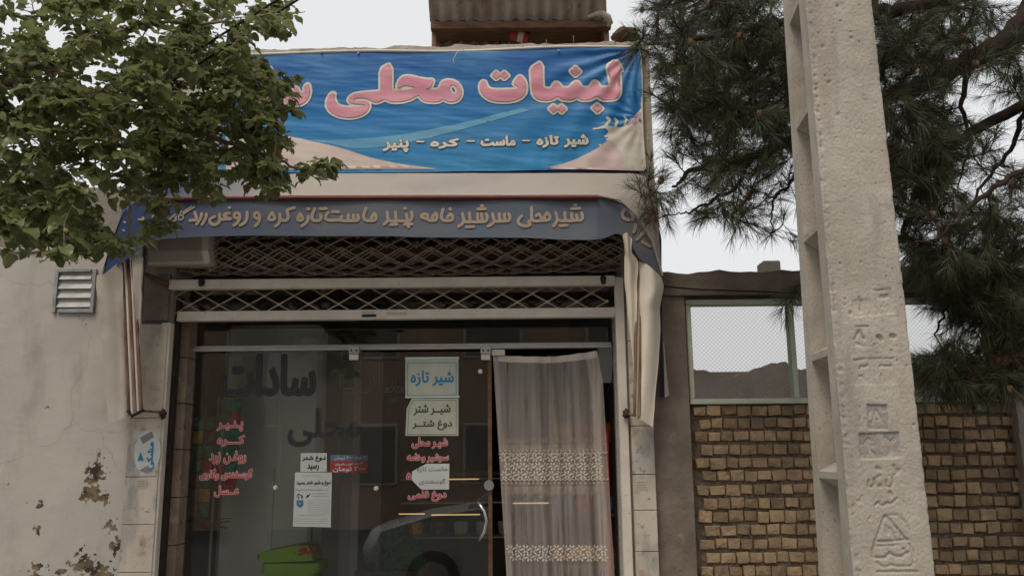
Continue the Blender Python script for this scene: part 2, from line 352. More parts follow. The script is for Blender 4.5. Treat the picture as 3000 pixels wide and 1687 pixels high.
def capsule(a, b, r, n=6):
    a, b = np.array(a, float), np.array(b, float); d = b - a; L = np.hypot(*d); t = math.atan2(d[1], d[0]) if L > 1e-9 else 0.0
    out = [(b[0] + r * math.cos(t - math.pi / 2 + math.pi * k / (n // 2)), b[1] + r * math.sin(t - math.pi / 2 + math.pi * k / (n // 2))) for k in range(n // 2 + 1)]
    return out + [(a[0] + r * math.cos(t + math.pi / 2 + math.pi * k / (n // 2)), a[1] + r * math.sin(t + math.pi / 2 + math.pi * k / (n // 2))) for k in range(n // 2 + 1)]
def chaikin(p, k=1, closed=True):
    for _ in range(k):
        q = [] if closed else [p[0]]
        m = len(p)
        for i in range(m if closed else m - 1):
            a, b = p[i], p[(i + 1) % m]
            q += [(a[0] * .78 + b[0] * .22, a[1] * .78 + b[1] * .22), (a[0] * .22 + b[0] * .78, a[1] * .22 + b[1] * .78)]
        if not closed: q.append(p[-1])
        p = q
    return p
def around(loops, r):
    return Caps(capsule(lp[i], lp[(i + 1) % len(lp)], r) for lp in loops for i in range(len(lp)))
AR = {'ا': (0xFE8D, 0), 'ب': (0xFE8F, 1), 'پ': (0xFB56, 1), 'ت': (0xFE95, 1), 'ح': (0xFEA1, 1), 'خ': (0xFEA5, 1), 'د': (0xFEA9, 0), 'ر': (0xFEAD, 0),
      'ز': (0xFEAF, 0), 'س': (0xFEB1, 1), 'ش': (0xFEB5, 1), 'ع': (0xFEC9, 1), 'غ': (0xFECD, 1), 'ف': (0xFED1, 1), 'ق': (0xFED5, 1), 'ک': (0xFB8E, 1),
      'گ': (0xFB92, 1), 'ل': (0xFEDD, 1), 'م': (0xFEE1, 1), 'ن': (0xFEE5, 1), 'و': (0xFEED, 0), 'ه': (0xFEE9, 1), 'ی': (0xFBFC, 1), 'ـ': (0x640, 2)}
def shaped(t):
    o = []
    for i, c in enumerate(t):
        if c not in AR or AR[c][1] == 2: o.append(c); continue
        b, d = AR[c]; pv = i > 0 and t[i - 1] in AR and AR[t[i - 1]][1] > 0; nx = d == 1 and i + 1 < len(t) and t[i + 1] in AR
        o.append(chr(b + (3 if pv and nx else 1 if pv else 2 if nx else 0)))
    out = []; run = []                                   # right to left, numbers kept in order
    for c in reversed(o):
        if c in '۰۱۲۳۴۵۶۷۸۹': run.insert(0, c)
        else: out += run + [c]; run = []
    return ''.join(out + run)
TEXT = {}
def type_loops(t):
    if t in TEXT: return TEXT[t]
    c = bpy.data.curves.new('type', 'FONT'); c.body = shaped(t); c.fill_mode = 'NONE'; c.resolution_u = 4
    o = bpy.data.objects.new('type', c); COL.objects.link(o); bpy.context.view_layer.update()
    me = o.evaluated_get(bpy.context.evaluated_depsgraph_get()).to_mesh()
    nb = {}
    for e in me.edges:
        a, b = e.vertices; nb.setdefault(a, []).append(b); nb.setdefault(b, []).append(a)
    # follow vertex order so that the outline keeps its own direction
    seen = set(); loops = []
    for s in sorted(nb):
        if s in seen: continue
        lp = [s]; seen.add(s); cur = s
        nxt = min(nb[s])
        while nxt not in seen:
            lp.append(nxt); seen.add(nxt); cur = nxt
            c2 = [q for q in nb[cur] if q not in seen]
            if not c2: break
            nxt = c2[0]
        if len(lp) > 2: loops.append(simpler([(me.vertices[i].co.x, me.vertices[i].co.y) for i in lp], 0.008))
    bpy.data.objects.remove(o); bpy.data.curves.remove(c); TEXT[t] = loops; return loops
def simpler(lp, tol):
    def rdp(p):
        if len(p) < 3: return p
        a, b = np.array(p[0]), np.array(p[-1]); d = b - a; L = np.hypot(*d) + 1e-12; q = np.array(p[1:-1]) - a
        h = np.abs(d[0] * q[:, 1] - d[1] * q[:, 0]) / L if L > 1e-9 else np.hypot(q[:, 0], q[:, 1]); i = int(h.argmax())
        return [p[0], p[-1]] if h[i] < tol else rdp(p[:i + 2])[:-1] + rdp(p[i + 1:])
    if len(lp) < 6: return lp
    k = len(lp) // 2; q = rdp(lp[:k + 1])[:-1] + rdp(lp[k:] + lp[:1])[:-1]
    return q if len(q) > 2 else lp
def fit(loops, x0, z0, x1, z1):
    a = np.array([p for l in loops for p in l]); lo, hi = a.min(0), a.max(0); s = ((x1 - x0) / (hi[0] - lo[0]), (z1 - z0) / (hi[1] - lo[1]))
    return [[(x0 + (p[0] - lo[0]) * s[0], z0 + (p[1] - lo[1]) * s[1]) for p in l] for l in loops]
def lay(name, groups, Y, m, parent, steiner=0.0, hf=None, **kw):
    v, f = cdt_fill(groups, steiner)
    if len(f) == 0: return None
    vv = [(p[0], Y(p[0], p[1]) if callable(Y) else Y, p[1]) for p in v]
    return mesh_obj(name, vv, [tuple(t) for t in f.tolist()], m, parent, smooth=True, **kw)
def type_on(t, box, Y, m, parent, fat=0.0, name='lettering', off=0.0, steiner=0.0):
    """type fitted to a pixel box (x0, y0, x1, y1) on the plane or cloth Y"""
    Yp = Y if not callable(Y) else -0.02
    a, b = P(box[0], box[3], Yp), P(box[2], box[1], Yp)
    lp = fit(type_loops(t), a.x, a.z, b.x, b.z)
    g = [lp] + ([around(lp, fat)] if fat else [])
    Yo = (lambda x, z: Y(x, z) - off) if callable(Y) else Y - off
    return lay(name, g, Yo, m, parent, steiner)
def strokes(name, sl_, r, Y, m, parent, steiner=0.0):
    g = []
    for s in sl_:
        q = chaikin(s, 2, False) if len(s) > 2 else s
        g.append([capsule(q[i], q[i + 1], r) for i in range(len(q) - 1)])
    return lay(name, [Caps(sum(g, []))], Y, m, parent, steiner)
def fbm(x, y, z=0.0, o=4): return noise.fractal((x, y, z), 1.0, 2.0, o)
exec_parts = []
# ================================================================== THE SETTING
ZG = 0.0
mesh_obj('road', [(-60, -60, -0.13), (60, -60, -0.13), (60, -2.95, -0.13), (-60, -2.95, -0.13)], [(0, 1, 2, 3)], MT['asphalt'], kind='structure')
pv = B().box((-60, -2.8, -0.2), (60, 0.2, 0.0)).build('pavement', MT['paving'], kind='structure')
for i in range(24):
    B().box((-12 + i * 1.0 + 0.004, -2.95, -0.2), (-11 + i * 1.0 - 0.004, -2.806, 0.012), 0.015).build('kerb_stone', MT['concrete'], pv)
mesh_obj('ground', [(-400, 0.2, -0.06), (400, 0.2, -0.06), (400, 500, -0.06), (-400, 500, -0.06)], [(0, 1, 2, 3)], MT['soil'], kind='structure')
def rough_slab(b, x0, x1, z0, ztop, Y0, Y1, nx=60, nz=12, amp=0.004, fr=9.0, seed=0.0, zbot=None):
    """front face with lumps, an uneven top edge and a top surface"""
    def fn(u, v):
        x = x0 + (x1 - x0) * u; zt = ztop(x); zb = z0 if zbot is None else zbot(x); z = zb + (zt - zb) * v
        return (x, Y0 + amp * fbm(x * fr, z * fr, seed), z)
    b.grid(fn, nx, nz)
    b.grid(lambda u, v: (x0 + (x1 - x0) * u, Y0 + amp * fbm((x0 + (x1 - x0) * u) * fr, ztop(x0 + (x1 - x0) * u) * fr, seed) * (1 - v) + (Y1 - Y0) * v,
                         ztop(x0 + (x1 - x0) * u) + 0.5 * amp * v * fbm(u * 30, v * 5, seed)), nx, 2)
    for x, fl in ((x0, True), (x1, False)):
        b.grid(lambda u, v, x=x: (x, Y0 + amp * fbm(x * fr, (z0 + (ztop(x) - z0) * v) * fr, seed) * (1 - u) + (Y1 - Y0) * u, z0 + (ztop(x) - z0) * v), 2, nz, flip=fl)
    b.add([(x0, Y1, z0), (x1, Y1, z0), (x1, Y1, min(ztop(x0), ztop(x1))), (x0, Y1, min(ztop(x0), ztop(x1)))], [(0, 3, 2, 1)])
    return b
# ------------------------------------------------------------------ white plastered wall on the left
XL = P(332, 1000, 0).x
XWL = -7.0
zc_top = P(160, 468, 0).z; zw_top = P(160, 618, 0).z
lw = thing('plaster_wall', (XL - 2, 0.1, 0), 'flaking white plaster wall with a bare cement band along its top, left of the shop', 'wall')
rough_slab(B(), XWL, XL - 0.012, 0, lambda x: zc_top + 0.012 * fbm(x * 3, 1), 0.03, 0.25, 90, 20, 0.008, 7).build('cement_band', MT['cement_mid'], lw)
def peel_mat():
    m, n, p = nt_new('peeling_plaster')
    g = n.nodes.new('ShaderNodeNewGeometry'); pos = g.outputs['Position']
    f, _ = noise_fac(n, 1.6, 0.3, 0.7); col = mixc(n, f, (0.41, 0.378, 0.335), (0.49, 0.452, 0.405))
    f, _ = noise_fac(n, 5.0, 0.55, 0.8, stretch=(1, 1, 0.35)); col = mixc(n, f, col, (0.32, 0.285, 0.245))
    spots = [((243, 1150), 0.10, 0.42), ((243, 1190), 0.12, 0.6), ((228, 1240), 0.12, 0.62), ((262, 1255), 0.08, 0.55), ((280, 1320), 0.09, 0.5), ((300, 1370), 0.13, 0.5),
             ((215, 1420), 0.16, 0.55), ((250, 1449), 0.18, 0.55), ((100, 1270), 0.05, 0.55), ((96, 1330), 0.06, 0.5), ((90, 1440), 0.14, 0.45), ((148, 1470), 0.25, 0.42)]
    last = None
    for (sp, rad, k) in spots:
        c = P(sp[0], sp[1], 0); d = n.nodes.new('ShaderNodeVectorMath'); d.operation = 'DISTANCE'; n.links.new(pos, d.inputs[0]); d.inputs[1].default_value = c
        r = n.nodes.new('ShaderNodeMapRange'); r.inputs[1].default_value = 0; r.inputs[2].default_value = rad; r.inputs[3].default_value = k; r.inputs[4].default_value = 0
        n.links.new(d.outputs['Value'], r.inputs[0])
        if last is None: last = r.outputs[0]
        else:
            a = n.nodes.new('ShaderNodeMath'); a.operation = 'MAXIMUM'; n.links.new(last, a.inputs[0]); n.links.new(r.outputs[0], a.inputs[1]); last = a.outputs[0]
    _, t = noise_fac(n, 34, 0, 1, detail=4.0, rough=0.55)
    s = n.nodes.new('ShaderNodeMath'); s.operation = 'ADD'; n.links.new(last, s.inputs[0]); n.links.new(t, s.inputs[1])
    q = n.nodes.new('ShaderNodeMapRange'); q.inputs[1].default_value = 0.865; q.inputs[2].default_value = 0.885; n.links.new(s.outputs[0], q.inputs[0])
    f2, _ = noise_fac(n, 12, 0.42, 0.58); under = mixc(n, f2, (0.045, 0.036, 0.028), (0.20, 0.155, 0.09))
    col = mixc(n, q.outputs[0], col, under)
    q2 = noise_fac(n, 19, 0.705, 0.72, detail=3.0)[0]; col = mixc(n, q2, col, (0.20, 0.165, 0.13))
    cr = n.nodes.new('ShaderNodeTexVoronoi'); cr.feature = 'DISTANCE_TO_EDGE'; cr.inputs['Scale'].default_value = 1.1
    wp = N(n, 'ShaderNodeTexNoise', Scale=4.0, Detail=4.0); n.links.new(pos, wp.inputs['Vector']); va = n.nodes.new('ShaderNodeVectorMath'); va.operation = 'MULTIPLY_ADD'
    n.links.new(wp.outputs['Color'], va.inputs[0]); va.inputs[1].default_value = (0.35, 0.35, 0.35); n.links.new(pos, va.inputs[2]); n.links.new(va.outputs[0], cr.inputs['Vector'])
    cq = n.nodes.new('ShaderNodeMapRange'); cq.inputs[1].default_value = 0.0; cq.inputs[2].default_value = 0.004; cq.inputs[3].default_value = 0.6; cq.inputs[4].default_value = 0
    n.links.new(cr.outputs['Distance'], cq.inputs[0]); col = mixc(n, cq.outputs[0], col, (0.28, 0.23, 0.19))
    n.links.new(col, p.inputs['Base Color']); p.inputs['Roughness'].default_value = 0.85; p.inputs['Specular IOR Level'].default_value = 0.25
    _, t2 = noise_fac(n, 14, 0, 1, detail=7)
    hh = n.nodes.new('ShaderNodeMath'); hh.operation = 'MULTIPLY_ADD'; hh.inputs[1].default_value = -0.5; n.links.new(q.outputs[0], hh.inputs[0]); n.links.new(t2, hh.inputs[2])
    bp = N(n, 'ShaderNodeBump', Strength=0.35, Distance=0.012); n.links.new(hh.outputs[0], bp.inputs['Height']); n.links.new(bp.outputs[0], p.inputs['Normal'])
    return m
rough_slab(B(), XWL, XL, 0, lambda x: zw_top + 0.035 * fbm(x * 4, 5) + 0.012 * fbm(x * 14, 2), -0.004, 0.028, 260, 60, 0.006, 3.5, 3).build('plaster_coat', peel_mat(), lw)
# cement fillet and a cracked skirt of plaster along the joint
pts = [P(x, 625 + 10 * math.sin(x * .02) + random.uniform(-3, 3), -0.012) for x in range(-200, 250, 12)]
B().tube(pts, [0.004 + 0.003 * random.random() for _ in pts], 5).build('joint_cord', MT['cement_dark'], lw)
# ventilation grille
gr = thing('vent_grille', P(183, 785, 0), 'small galvanised vent with four louvres set in the white plaster wall', 'vent')
def pr(px0, py0, px1, py1, Y0, Y1, name, m, par, bev=0.002): return pbox(px0, py0, px1, py1, Y0, Y1, bev).build(name, m, par)
pr(134, 676, 143, 786, -0.022, 0.01, 'frame', MT['galv'], gr); pr(229, 676, 238, 786, -0.022, 0.01, 'frame', MT['galv'], gr)
pr(143.5, 676, 228.5, 684, -0.021, 0.01, 'frame', MT['galv'], gr); pr(143.5, 777, 228.5, 786, -0.021, 0.01, 'frame', MT['galv'], gr)
pr(143, 684, 229, 777, 0.006, 0.016, 'back_plate', MT['black'], gr, 0)
for i in range(4):
    y0 = 685 + i * 23.2; a, b = P(144, y0, -0.004), P(228, y0 + 17, -0.017)
    B().add([(a.x, 0.002, a.z), (b.x, 0.002, a.z), (b.x, -0.017, b.z), (a.x, -0.017, b.z), (a.x, 0.0035, a.z - .002), (b.x, 0.0035, a.z - .002), (b.x, -0.0155, b.z - .002), (a.x, -0.0155, b.z - .002)],
            [(3, 2, 1, 0), (4, 5, 6, 7), (0, 1, 5, 4), (2, 3, 7, 6), (1, 2, 6, 5), (3, 0, 4, 7)]).build('louvre', MT['galv'], gr)
# ------------------------------------------------------------------ the shop building
XR = P(1640, 300, 0).x; XS0 = P(338, 560, 0).x
zp = lambda x: P(1288, 112, 0).z + 0.012 * fbm(x * 6, 3) + 0.006 * fbm(x * 22, 8) + (x - 0) * 0.012
zlint = P(1000, 560, 0).z
shop = thing('shop_building', ((XS0 + XR) / 2, 1.5, 0), 'small one-storey dairy shop with a rough concrete parapet and marble-clad door piers', 'shop')
rough_slab(B(), XS0, XR, zlint, zp, 0.0, 0.2, 150, 40, 0.007, 8, 11).build('parapet', MT['parapet'], shop)
XD0, XD1 = P(418, 1000, 0).x, P(1573, 1000, 0).x            # door opening
B().box((XL + 0.002, 0.012, 0), (XD0, 0.26, zlint - 0.002)).build('pier', MT['cement_mid'], shop)
XRP = P(1650, 1200, -0.03).x
B().box((XD1, 0.012, 0), (XRP - 0.004, 0.26, zlint - 0.002)).build('pier', MT['cement_mid'], shop)
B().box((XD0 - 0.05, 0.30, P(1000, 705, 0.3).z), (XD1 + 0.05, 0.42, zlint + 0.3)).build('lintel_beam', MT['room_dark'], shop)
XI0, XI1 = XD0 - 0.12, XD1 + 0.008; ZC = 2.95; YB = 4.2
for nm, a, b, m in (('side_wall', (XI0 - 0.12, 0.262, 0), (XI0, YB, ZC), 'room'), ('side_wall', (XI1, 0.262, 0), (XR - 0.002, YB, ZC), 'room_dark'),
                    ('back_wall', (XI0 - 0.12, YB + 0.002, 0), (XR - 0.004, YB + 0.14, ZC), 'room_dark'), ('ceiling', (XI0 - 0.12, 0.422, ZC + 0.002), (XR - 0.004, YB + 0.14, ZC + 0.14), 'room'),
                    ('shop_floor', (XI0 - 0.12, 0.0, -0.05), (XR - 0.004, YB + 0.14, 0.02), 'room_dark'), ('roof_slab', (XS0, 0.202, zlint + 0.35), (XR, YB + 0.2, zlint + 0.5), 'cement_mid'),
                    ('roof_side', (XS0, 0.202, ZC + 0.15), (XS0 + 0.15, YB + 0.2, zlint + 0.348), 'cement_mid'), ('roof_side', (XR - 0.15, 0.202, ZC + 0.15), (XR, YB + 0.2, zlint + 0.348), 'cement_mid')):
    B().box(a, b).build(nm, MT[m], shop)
# marble slabs on the piers (each slab its own piece)
def slab(px0, px1, py0, py1, Y=-0.02, m='marble'):
    ym = (py0 + py1) / 2
    return B().box((px0, Y, P(1288, py1, Y).z + 0.0015), (px1, 0.011, P(1288, py0, Y).z - 0.0015), 0.002).build('marble_slab', MT[m], shop)
xa, xb = XL + 0.004, P(397, 1200, -0.02).x
for y0, y1 in ((806, 1042), (1042, 1190), (1190, 1310), (1310, 1430), (1430, 1560)): slab(xa, xb, y0, y1)
xa2, xb2 = P(1592, 1200, -0.02).x, XRP
for y0, y1 in ((690, 860), (860, 1074), (1074, 1196), (1196, 1286), (1286, 1390), (1390, 1480), (1480, 1600)): slab(xa2, xb2, y0, y1)
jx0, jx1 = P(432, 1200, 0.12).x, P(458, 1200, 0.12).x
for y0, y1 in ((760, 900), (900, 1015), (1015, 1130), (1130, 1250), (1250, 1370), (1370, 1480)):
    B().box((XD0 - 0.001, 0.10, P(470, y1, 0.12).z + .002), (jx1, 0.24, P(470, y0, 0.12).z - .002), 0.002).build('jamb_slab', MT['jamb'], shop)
# dark panel painting the awning's shade over the marble pier top
pbox(362, 690, 424, 806, -0.012, 0.011).build('pier_shade_panel', MT['cement_dark'], shop)
# nails and wire ends on the parapet
for (a, b) in (((1532, 134), (1534, 143)), ((1600, 118), (1603, 129)), ((1680, 106), (1681, 127)), ((1800, 118), (1804, 129))):
    k = 2576 / 3000
    B().tube([P(a[0] * k, a[1] * k, -0.005), P(a[0] * k, a[1] * k, -0.03), P(b[0] * k, b[1] * k, -0.02)], 0.0025, 6).build('bent_nail', MT['rust'], shop)
B().tube([P(1171, 122, -0.01), P(1158, 124, -0.05), P(1147, 137, -0.06), P(1140, 150, -0.055), P(1142, 160, -0.05)], 0.002, 5).build('loose_string', MT['cream'], shop)
# ------------------------------------------------------------------ corrugated lean-to on the roof
zr = zlint + 0.5
lt = thing('roof_shelter', (P(1300, 60, 1.2).x, 1.0, zr), 'rusty corrugated sheet lean-to standing on the shop roof above the banner', 'shelter')
cx0, cx1 = P(1082, 50, 1.5).x, P(1512, 40, 1.5).x
zlow = P(1290, 52, 1.5).z
def corr(x0, x1, p0, p1, name, pit=0.098, curl=None):
    nn = int((x1 - x0) / pit * 8)
    def fn(u, v):
        x = x0 + (x1 - x0) * u; h = 0.019 * math.cos(2 * math.pi * (x - x0) / pit)
        y = p0[0] + (p1[0] - p0[0]) * v; z = p0[1] + (p1[1] - p0[1]) * v
        dy, dz = p1[0] - p0[0], p1[1] - p0[1]; L = math.hypot(dy, dz)
        sag = 0.0
        if curl: sag = -curl * max(0, (u - 0.85) / 0.15) ** 2
        return (x, y - h * dz / L, z + h * dy / L + sag + 0.006 * fbm(x * 3, v * 4))
    b = B().grid(fn, nn, 14); b2 = B().grid(lambda u, v: tuple(Vector(fn(u, v)) + Vector((0, 0.0, 0.0015))), nn, 14, flip=True)
    b.add(b2.v, b2.f, True); return b.build(name, MT['corr'], lt)
corr(cx0, cx1, (1.5, zlow), (0.75, zlow + 0.62), 'roof_sheet', curl=0.05)
corr(cx0 + 0.02, P(1282, 80, 1.9).x, (1.9, zr - 0.1), (1.9, zlow + 0.40), 'back_sheet')
corr(P(1284, 80, 2.1).x, cx1 + 0.05, (2.3, zr - 0.1), (2.3, zlow + 0.55), 'back_sheet')
B().box((cx1 + .03, 1.56, zr), (cx1 + .05, 2.3, zlow + .5)).build('side_panel', MT['wood_dark'], lt)
B().box((cx0, 1.52, zlow + .03), (cx1 + .05, 2.5, zlow + .05)).build('cover_board', MT['wood_dark'], lt)  # dark board closing the shelter behind the sheet's low edge
bz = P(1290, 68, 1.48).z
B().box((cx0 + 0.01, 1.44, bz - 0.03), (P(1536, 60, 1.48).x, 1.50, bz + 0.03), 0.004).build('beam', MT['wood_dark'], lt)
for xx in (cx0 + 0.012, P(1530, 60, 1.5).x - 0.03): B().box((xx, 1.505, zr), (xx + 0.035, 1.54, bz + 0.1), 0.003).build('post', MT['rust'], lt)
B().tube([P(1480, 44, 1.42), P(1500, 36, 1.40), P(1516, 36, 1.38), P(1530, 44, 1.38), P(1536, 58, 1.40), P(1530, 68, 1.42)], [0.012, 0.02, 0.025, 0.025, 0.02, 0.01], 14).build('curled_sheet_end', MT['corr'], lt)
# red tin lying under the lean-to
tn = thing('red_tin', P(1300, 95, 1.35), 'tipped red and cream tin lying under the corrugated lean-to', 'tin')
B().tube([P(1330, 99, 1.75), P(1285, 86, 1.75)], 0.042, 18).build('tin_body', MT['sticker_red'], tn); B().tube([P(1318, 95.5, 1.748), P(1304, 91.5, 1.748)], 0.0435, 18, cap=False).build('tin_band', MT['cream'], tn)
# brown lump added in place of the thatch-like fringe on the roof edge
def lump(c, rx, ry, rz, amp, seed, b=None, n=16):
    b = b or B()
    def fn(u, v):
        t, f = 2 * math.pi * u, math.pi * (v - 0.5); d = Vector((math.cos(f) * math.cos(t), math.cos(f) * math.sin(t), math.sin(f)))
        k = 1 + amp * fbm(d.x * 1.7 + seed, d.y * 1.7, d.z * 1.7); return (c[0] + d.x * rx * k, c[1] + d.y * ry * k, c[2] + d.z * rz * k)
    return b.grid(fn, n * 2, n)
lump(P(1572, 92, 0.5), 0.09, 0.09, 0.035, 0.3, 3.0).build('thatch_lump', MT['wood_dark'], label='brown lump standing in for a thatch-like fringe on the roof edge right of the lean-to', cat='thatch_lump')
# ------------------------------------------------------------------ boundary wall of bricks on the right
YW = 0.10
bw = thing('boundary_wall', (P(2140, 1000, YW).x, YW + 0.1, 0), 'ochre brick boundary wall between dark cement columns, right of the shop', 'wall')
XB0, XB1 = P(1737, 1200, YW).x, P(2560, 1200, YW).x
zwb = P(2000, 1012, YW).z; zwt = P(2000, 752, YW).z
zbt = lambda x: P(1850, 683, 0.03).z + 0.022 * fbm(x * 5, 9) + 0.014 * fbm(x * 19, 4)
rough_slab(B(), XRP + 0.004, 9.0, zwt + 0.012, zbt, 0.03, 0.28, 150, 16, 0.016, 9, 21).build('beam', MT['cement_dark'], bw)
rough_slab(B(), XRP + 0.004, XB0, 0, lambda x: zwt + 0.010, 0.04, 0.27, 16, 70, 0.010, 9, 31).build('column', MT['cement_dark'], bw)
rough_slab(B(), XB1, 9.0, 0, lambda x: zwt + 0.010, 0.04, 0.27, 60, 70, 0.012, 9, 41).build('column', MT['cement_mid'], bw)
B().tube([P(1660, 720, 0.0), P(1760, 728, 0.01), P(1900, 733, 0.01), P(2040, 738, 0.01), P(2300, 738, 0.01)], 0.004, 6).build('black_cable', MT['cable'], bw)
# mortar bed: lumpy sheet that the bricks stand out of
B().grid(lambda u, v: (XB0 + (XB1 - XB0) * u, YW + 0.002 + 0.011 * fbm(u * 110, v * 70, 2), zwb * v), 260, 170).build('mortar_bed', MT['mortar'], bw)
B().box((XB0, YW + 0.03, 0), (XB1, YW + 0.16, zwb - 0.003)).build('wall_core', MT['mortar'], bw)
def brick_mesh(k):
    rr = random.Random(k); w_, h_ = 0.0295, 0.0250; j = lambda a: rr.uniform(-a, a)
    cs = [(-1, -1), (1, -1), (1, 1), (-1, 1)]
    v = [(cx * w_, 0.05, cz * h_) for cx, cz in cs]
    fr = []; inn = []
    for cx, cz in cs:                                    # broken corners: two points each
        c = 0.001 + rr.random() ** 2 * 0.011; c2 = 0.001 + rr.random() ** 2 * 0.009; yy = -0.008 + j(0.004)
        pa, pb = (cx * w_ + j(.002), yy + j(.003), cz * (h_ - c2)), (cx * (w_ - c), yy + j(.003), cz * h_ + j(.0015))
        fr += [pa, pb] if cx * cz > 0 else [pb, pa]
    n0 = len(v); v += fr
    for p in fr: inn.append((p[0] * 0.90 + j(.0015), -0.0125 + j(.0035), p[2] * 0.87 + j(.0015)))
    v += inn; v.append((j(.012), -0.0135 + j(.003), j(.008)))
    f = []
    for i in range(4):                                   # sides to the back
        a, b_ = n0 + 2 * i + 1, n0 + (2 * i + 2) % 8
        f.append((i, (i + 1) % 4, b_, a)); f.append((i, a, n0 + 2 * i))
    for i in range(8):
        j2 = (i + 1) % 8; f.append((n0 + i, n0 + j2, n0 + 8 + j2, n0 + 8 + i)); f.append((n0 + 8 + i, n0 + 8 + j2, n0 + 16))
    me = bpy.data.meshes.new('brick'); me.from_pydata(v, [], f); me.materials.append(MT['brick']); me.update(); return me
bms = [brick_mesh(100 + k) for k in range(12)]
pit, wid = 0.0672, 0.0735
base = wloc(bw); rows = int(zwb / pit); stv, stf = [], []; nbr = 0
for r in range(rows):
    z = zwb - 0.038 - r * pit; x = XB0 + 0.02 + (0.038 if r % 2 else 0.006)
    while x < XB1 - 0.02:
        ww = wid * random.uniform(0.82, 1.16); xc = x + ww / 2
        sc = ((ww - 0.005) / 0.059, random.uniform(0.8, 1.25), random.uniform(0.88, 1.12) * (1.1 if r == 8 else 1)); ry = random.uniform(-0.06, 0.06)
        pos = Vector((xc, YW - 0.002 + random.uniform(-0.006, 0.004), z + random.uniform(-0.004, 0.004))); q = px_of(pos); x += ww
        me = random.choice(bms)
        hidden = 2035 + (q[1] - 1000) * 0.06 < q[0] < 2270 + (q[1] - 1000) * 0.11
        if q[1] < 1475 and not hidden and nbr < 300:
            o = bpy.data.objects.new('brick', me); COL.objects.link(o); o.parent = bw; o.location = pos - base; o.scale = sc; o.rotation_euler = (random.uniform(-.06, .06), ry, random.uniform(-.09, .09)); nbr += 1
        elif q[1] < 1900:
            M = Matrix.Translation(pos) @ Matrix.Rotation(ry, 4, 'Y') @ Matrix.Diagonal((*sc, 1)); o_ = len(stv)
            stv += [tuple(M @ v.co) for v in me.vertices]; stf += [tuple(i + o_ for i in p.vertices) for p in me.polygons]
mesh_obj('bricks', stv, stf, MT['brick'], bw, kind='stuff')
# ------------------------------------------------------------------ steel window
wd = thing('steel_window', P(2130, 1012, YW), 'long pale green steel window with wired patterned glass above the brickwork', 'window')
Yf = YW - 0.035
zt_, zb_ = P(1880, 752, Yf).z, P(1880, 1015, Yf).z; xl_, xr_ = P(1730, 880, Yf).x, P(2552, 880, Yf).x
th = 0.027
B().box((xl_, Yf, zt_ - th), (xr_, YW + 0.05, zt_), 0.003).build('head_bar', MT['green_frame'], wd)
B().box((xl_, Yf, zb_), (xr_, YW + 0.05, zb_ + th), 0.003).build('sill_bar', MT['green_frame'], wd)
xs = [xl_, P(1993, 880, Yf).x, P(2262, 880, Yf).x, xr_ - th]
for x in xs: B().box((x, Yf + 0.001, zb_ + th + .001), (x + th * (0.8 if x in xs[1:3] else 1), YW + 0.05, zt_ - th - .001), 0.003).build('upright_bar', MT['green_frame'], wd)
for a, b in zip(xs[:-1], xs[1:]): B().box((a + th + .0005, Yf + 0.02, zb_ + th + .001), (b - .001, Yf + 0.026, zt_ - th - .001)).build('pane', MT['wired'], wd)
# yard behind the wall: its far wall, a heap of rubble, a stand-in for a distant house
yz = P(1850, 930, 5.0).z
yw = thing('yard_wall', (P(2200, 930, 5).x, 5.1, 0), 'dim mud wall at the back of the yard, seen through the patterned window', 'wall')
rough_slab(B(), P(1560, 900, 5).x, 9.0, 0, lambda x: yz + 0.10 * fbm(x * 1.9, 6) + 0.035 * fbm(x * 9, 2), 5.0, 5.3, 160, 20, 0.05, 4, 51).build('mud_wall', MT['soil'], yw)
def hill(u, v):
    a, b = P(1560, 1000, 4.0), P(2140, 1000, 4.0); x = a.x + (b.x - a.x) * u; h = max(0, 1 - ((u - .5) * 2) ** 2) * (P(1860, 968, 4.0).z) * (0.8 + 0.25 * fbm(u * 6, v * 3, 4))
    return (x, 3.0 + 1.6 * v, max(-0.05, h * math.sin(math.pi * min(1, v * .62))))
B().grid(hill, 50, 20).build('rubble_heap', MT['cement_mid'], label='grey heap of rubble in the yard, seen through the patterned window', cat='rubble')
za = P(1928, 665, 0.24).z
B().box((P(1906, 668, 0.24).x, 0.14, za - 0.07), (P(1950, 668, 0.24).x, 0.26, za), 0.006).build('far_house_block', MT['cream'], label='pale block set on the brick boundary wall, standing in for a distant house', cat='block')  # block added on the wall top in place of the distant house
# ================================================================== SHOP FRONT
# ------------------------------------------------------------------ lattice roller shutter
ru = thing('roller_shutter', (P(1000, 1449, 0.03).x, 0.03, P(1000, 800, 0.03).z), 'beige diamond-lattice roller shutter rolled up above the glass shop front', 'shutter')
LP, LH = 0.158, 0.046
def lattice(b, x0, x1, rows, place, wd_=0.0048):
    nx = int((x1 - x0) / LP) + 1
    for r in range(rows):
        for i in range(-1, nx + 1):
            xa = x0 + (i + 0.5 * (r % 2)) * LP
            for s in (1, -1):
                A, Bb = (xa, r), (xa + s * LP / 2, r + 1)
                if not (x0 <= min(A[0], Bb[0]) and max(A[0], Bb[0]) <= x1): continue
                pts = [place(A[0] + (Bb[0] - A[0]) * t, (r + t) * LH, s) for t in (0, 0.5, 1)]
                b.tube(pts, wd_, 5, cap=False)
            if x0 <= xa <= x1:
                p = place(xa, r * LH, 0); b.tube([p + Vector((0, -.010, 0)), p + Vector((0, .004, 0))], 0.0085, 7)
    return b
zl0, zl1 = P(1000, 779, 0.04).z, P(1000, 720, 0.04).z
xl0, xl1 = P(440, 750, 0.04).x, P(1550, 750, 0.04).x
def flat_place(x, h, s): return Vector((x, 0.045 - 0.004 * s, zl0 + h))
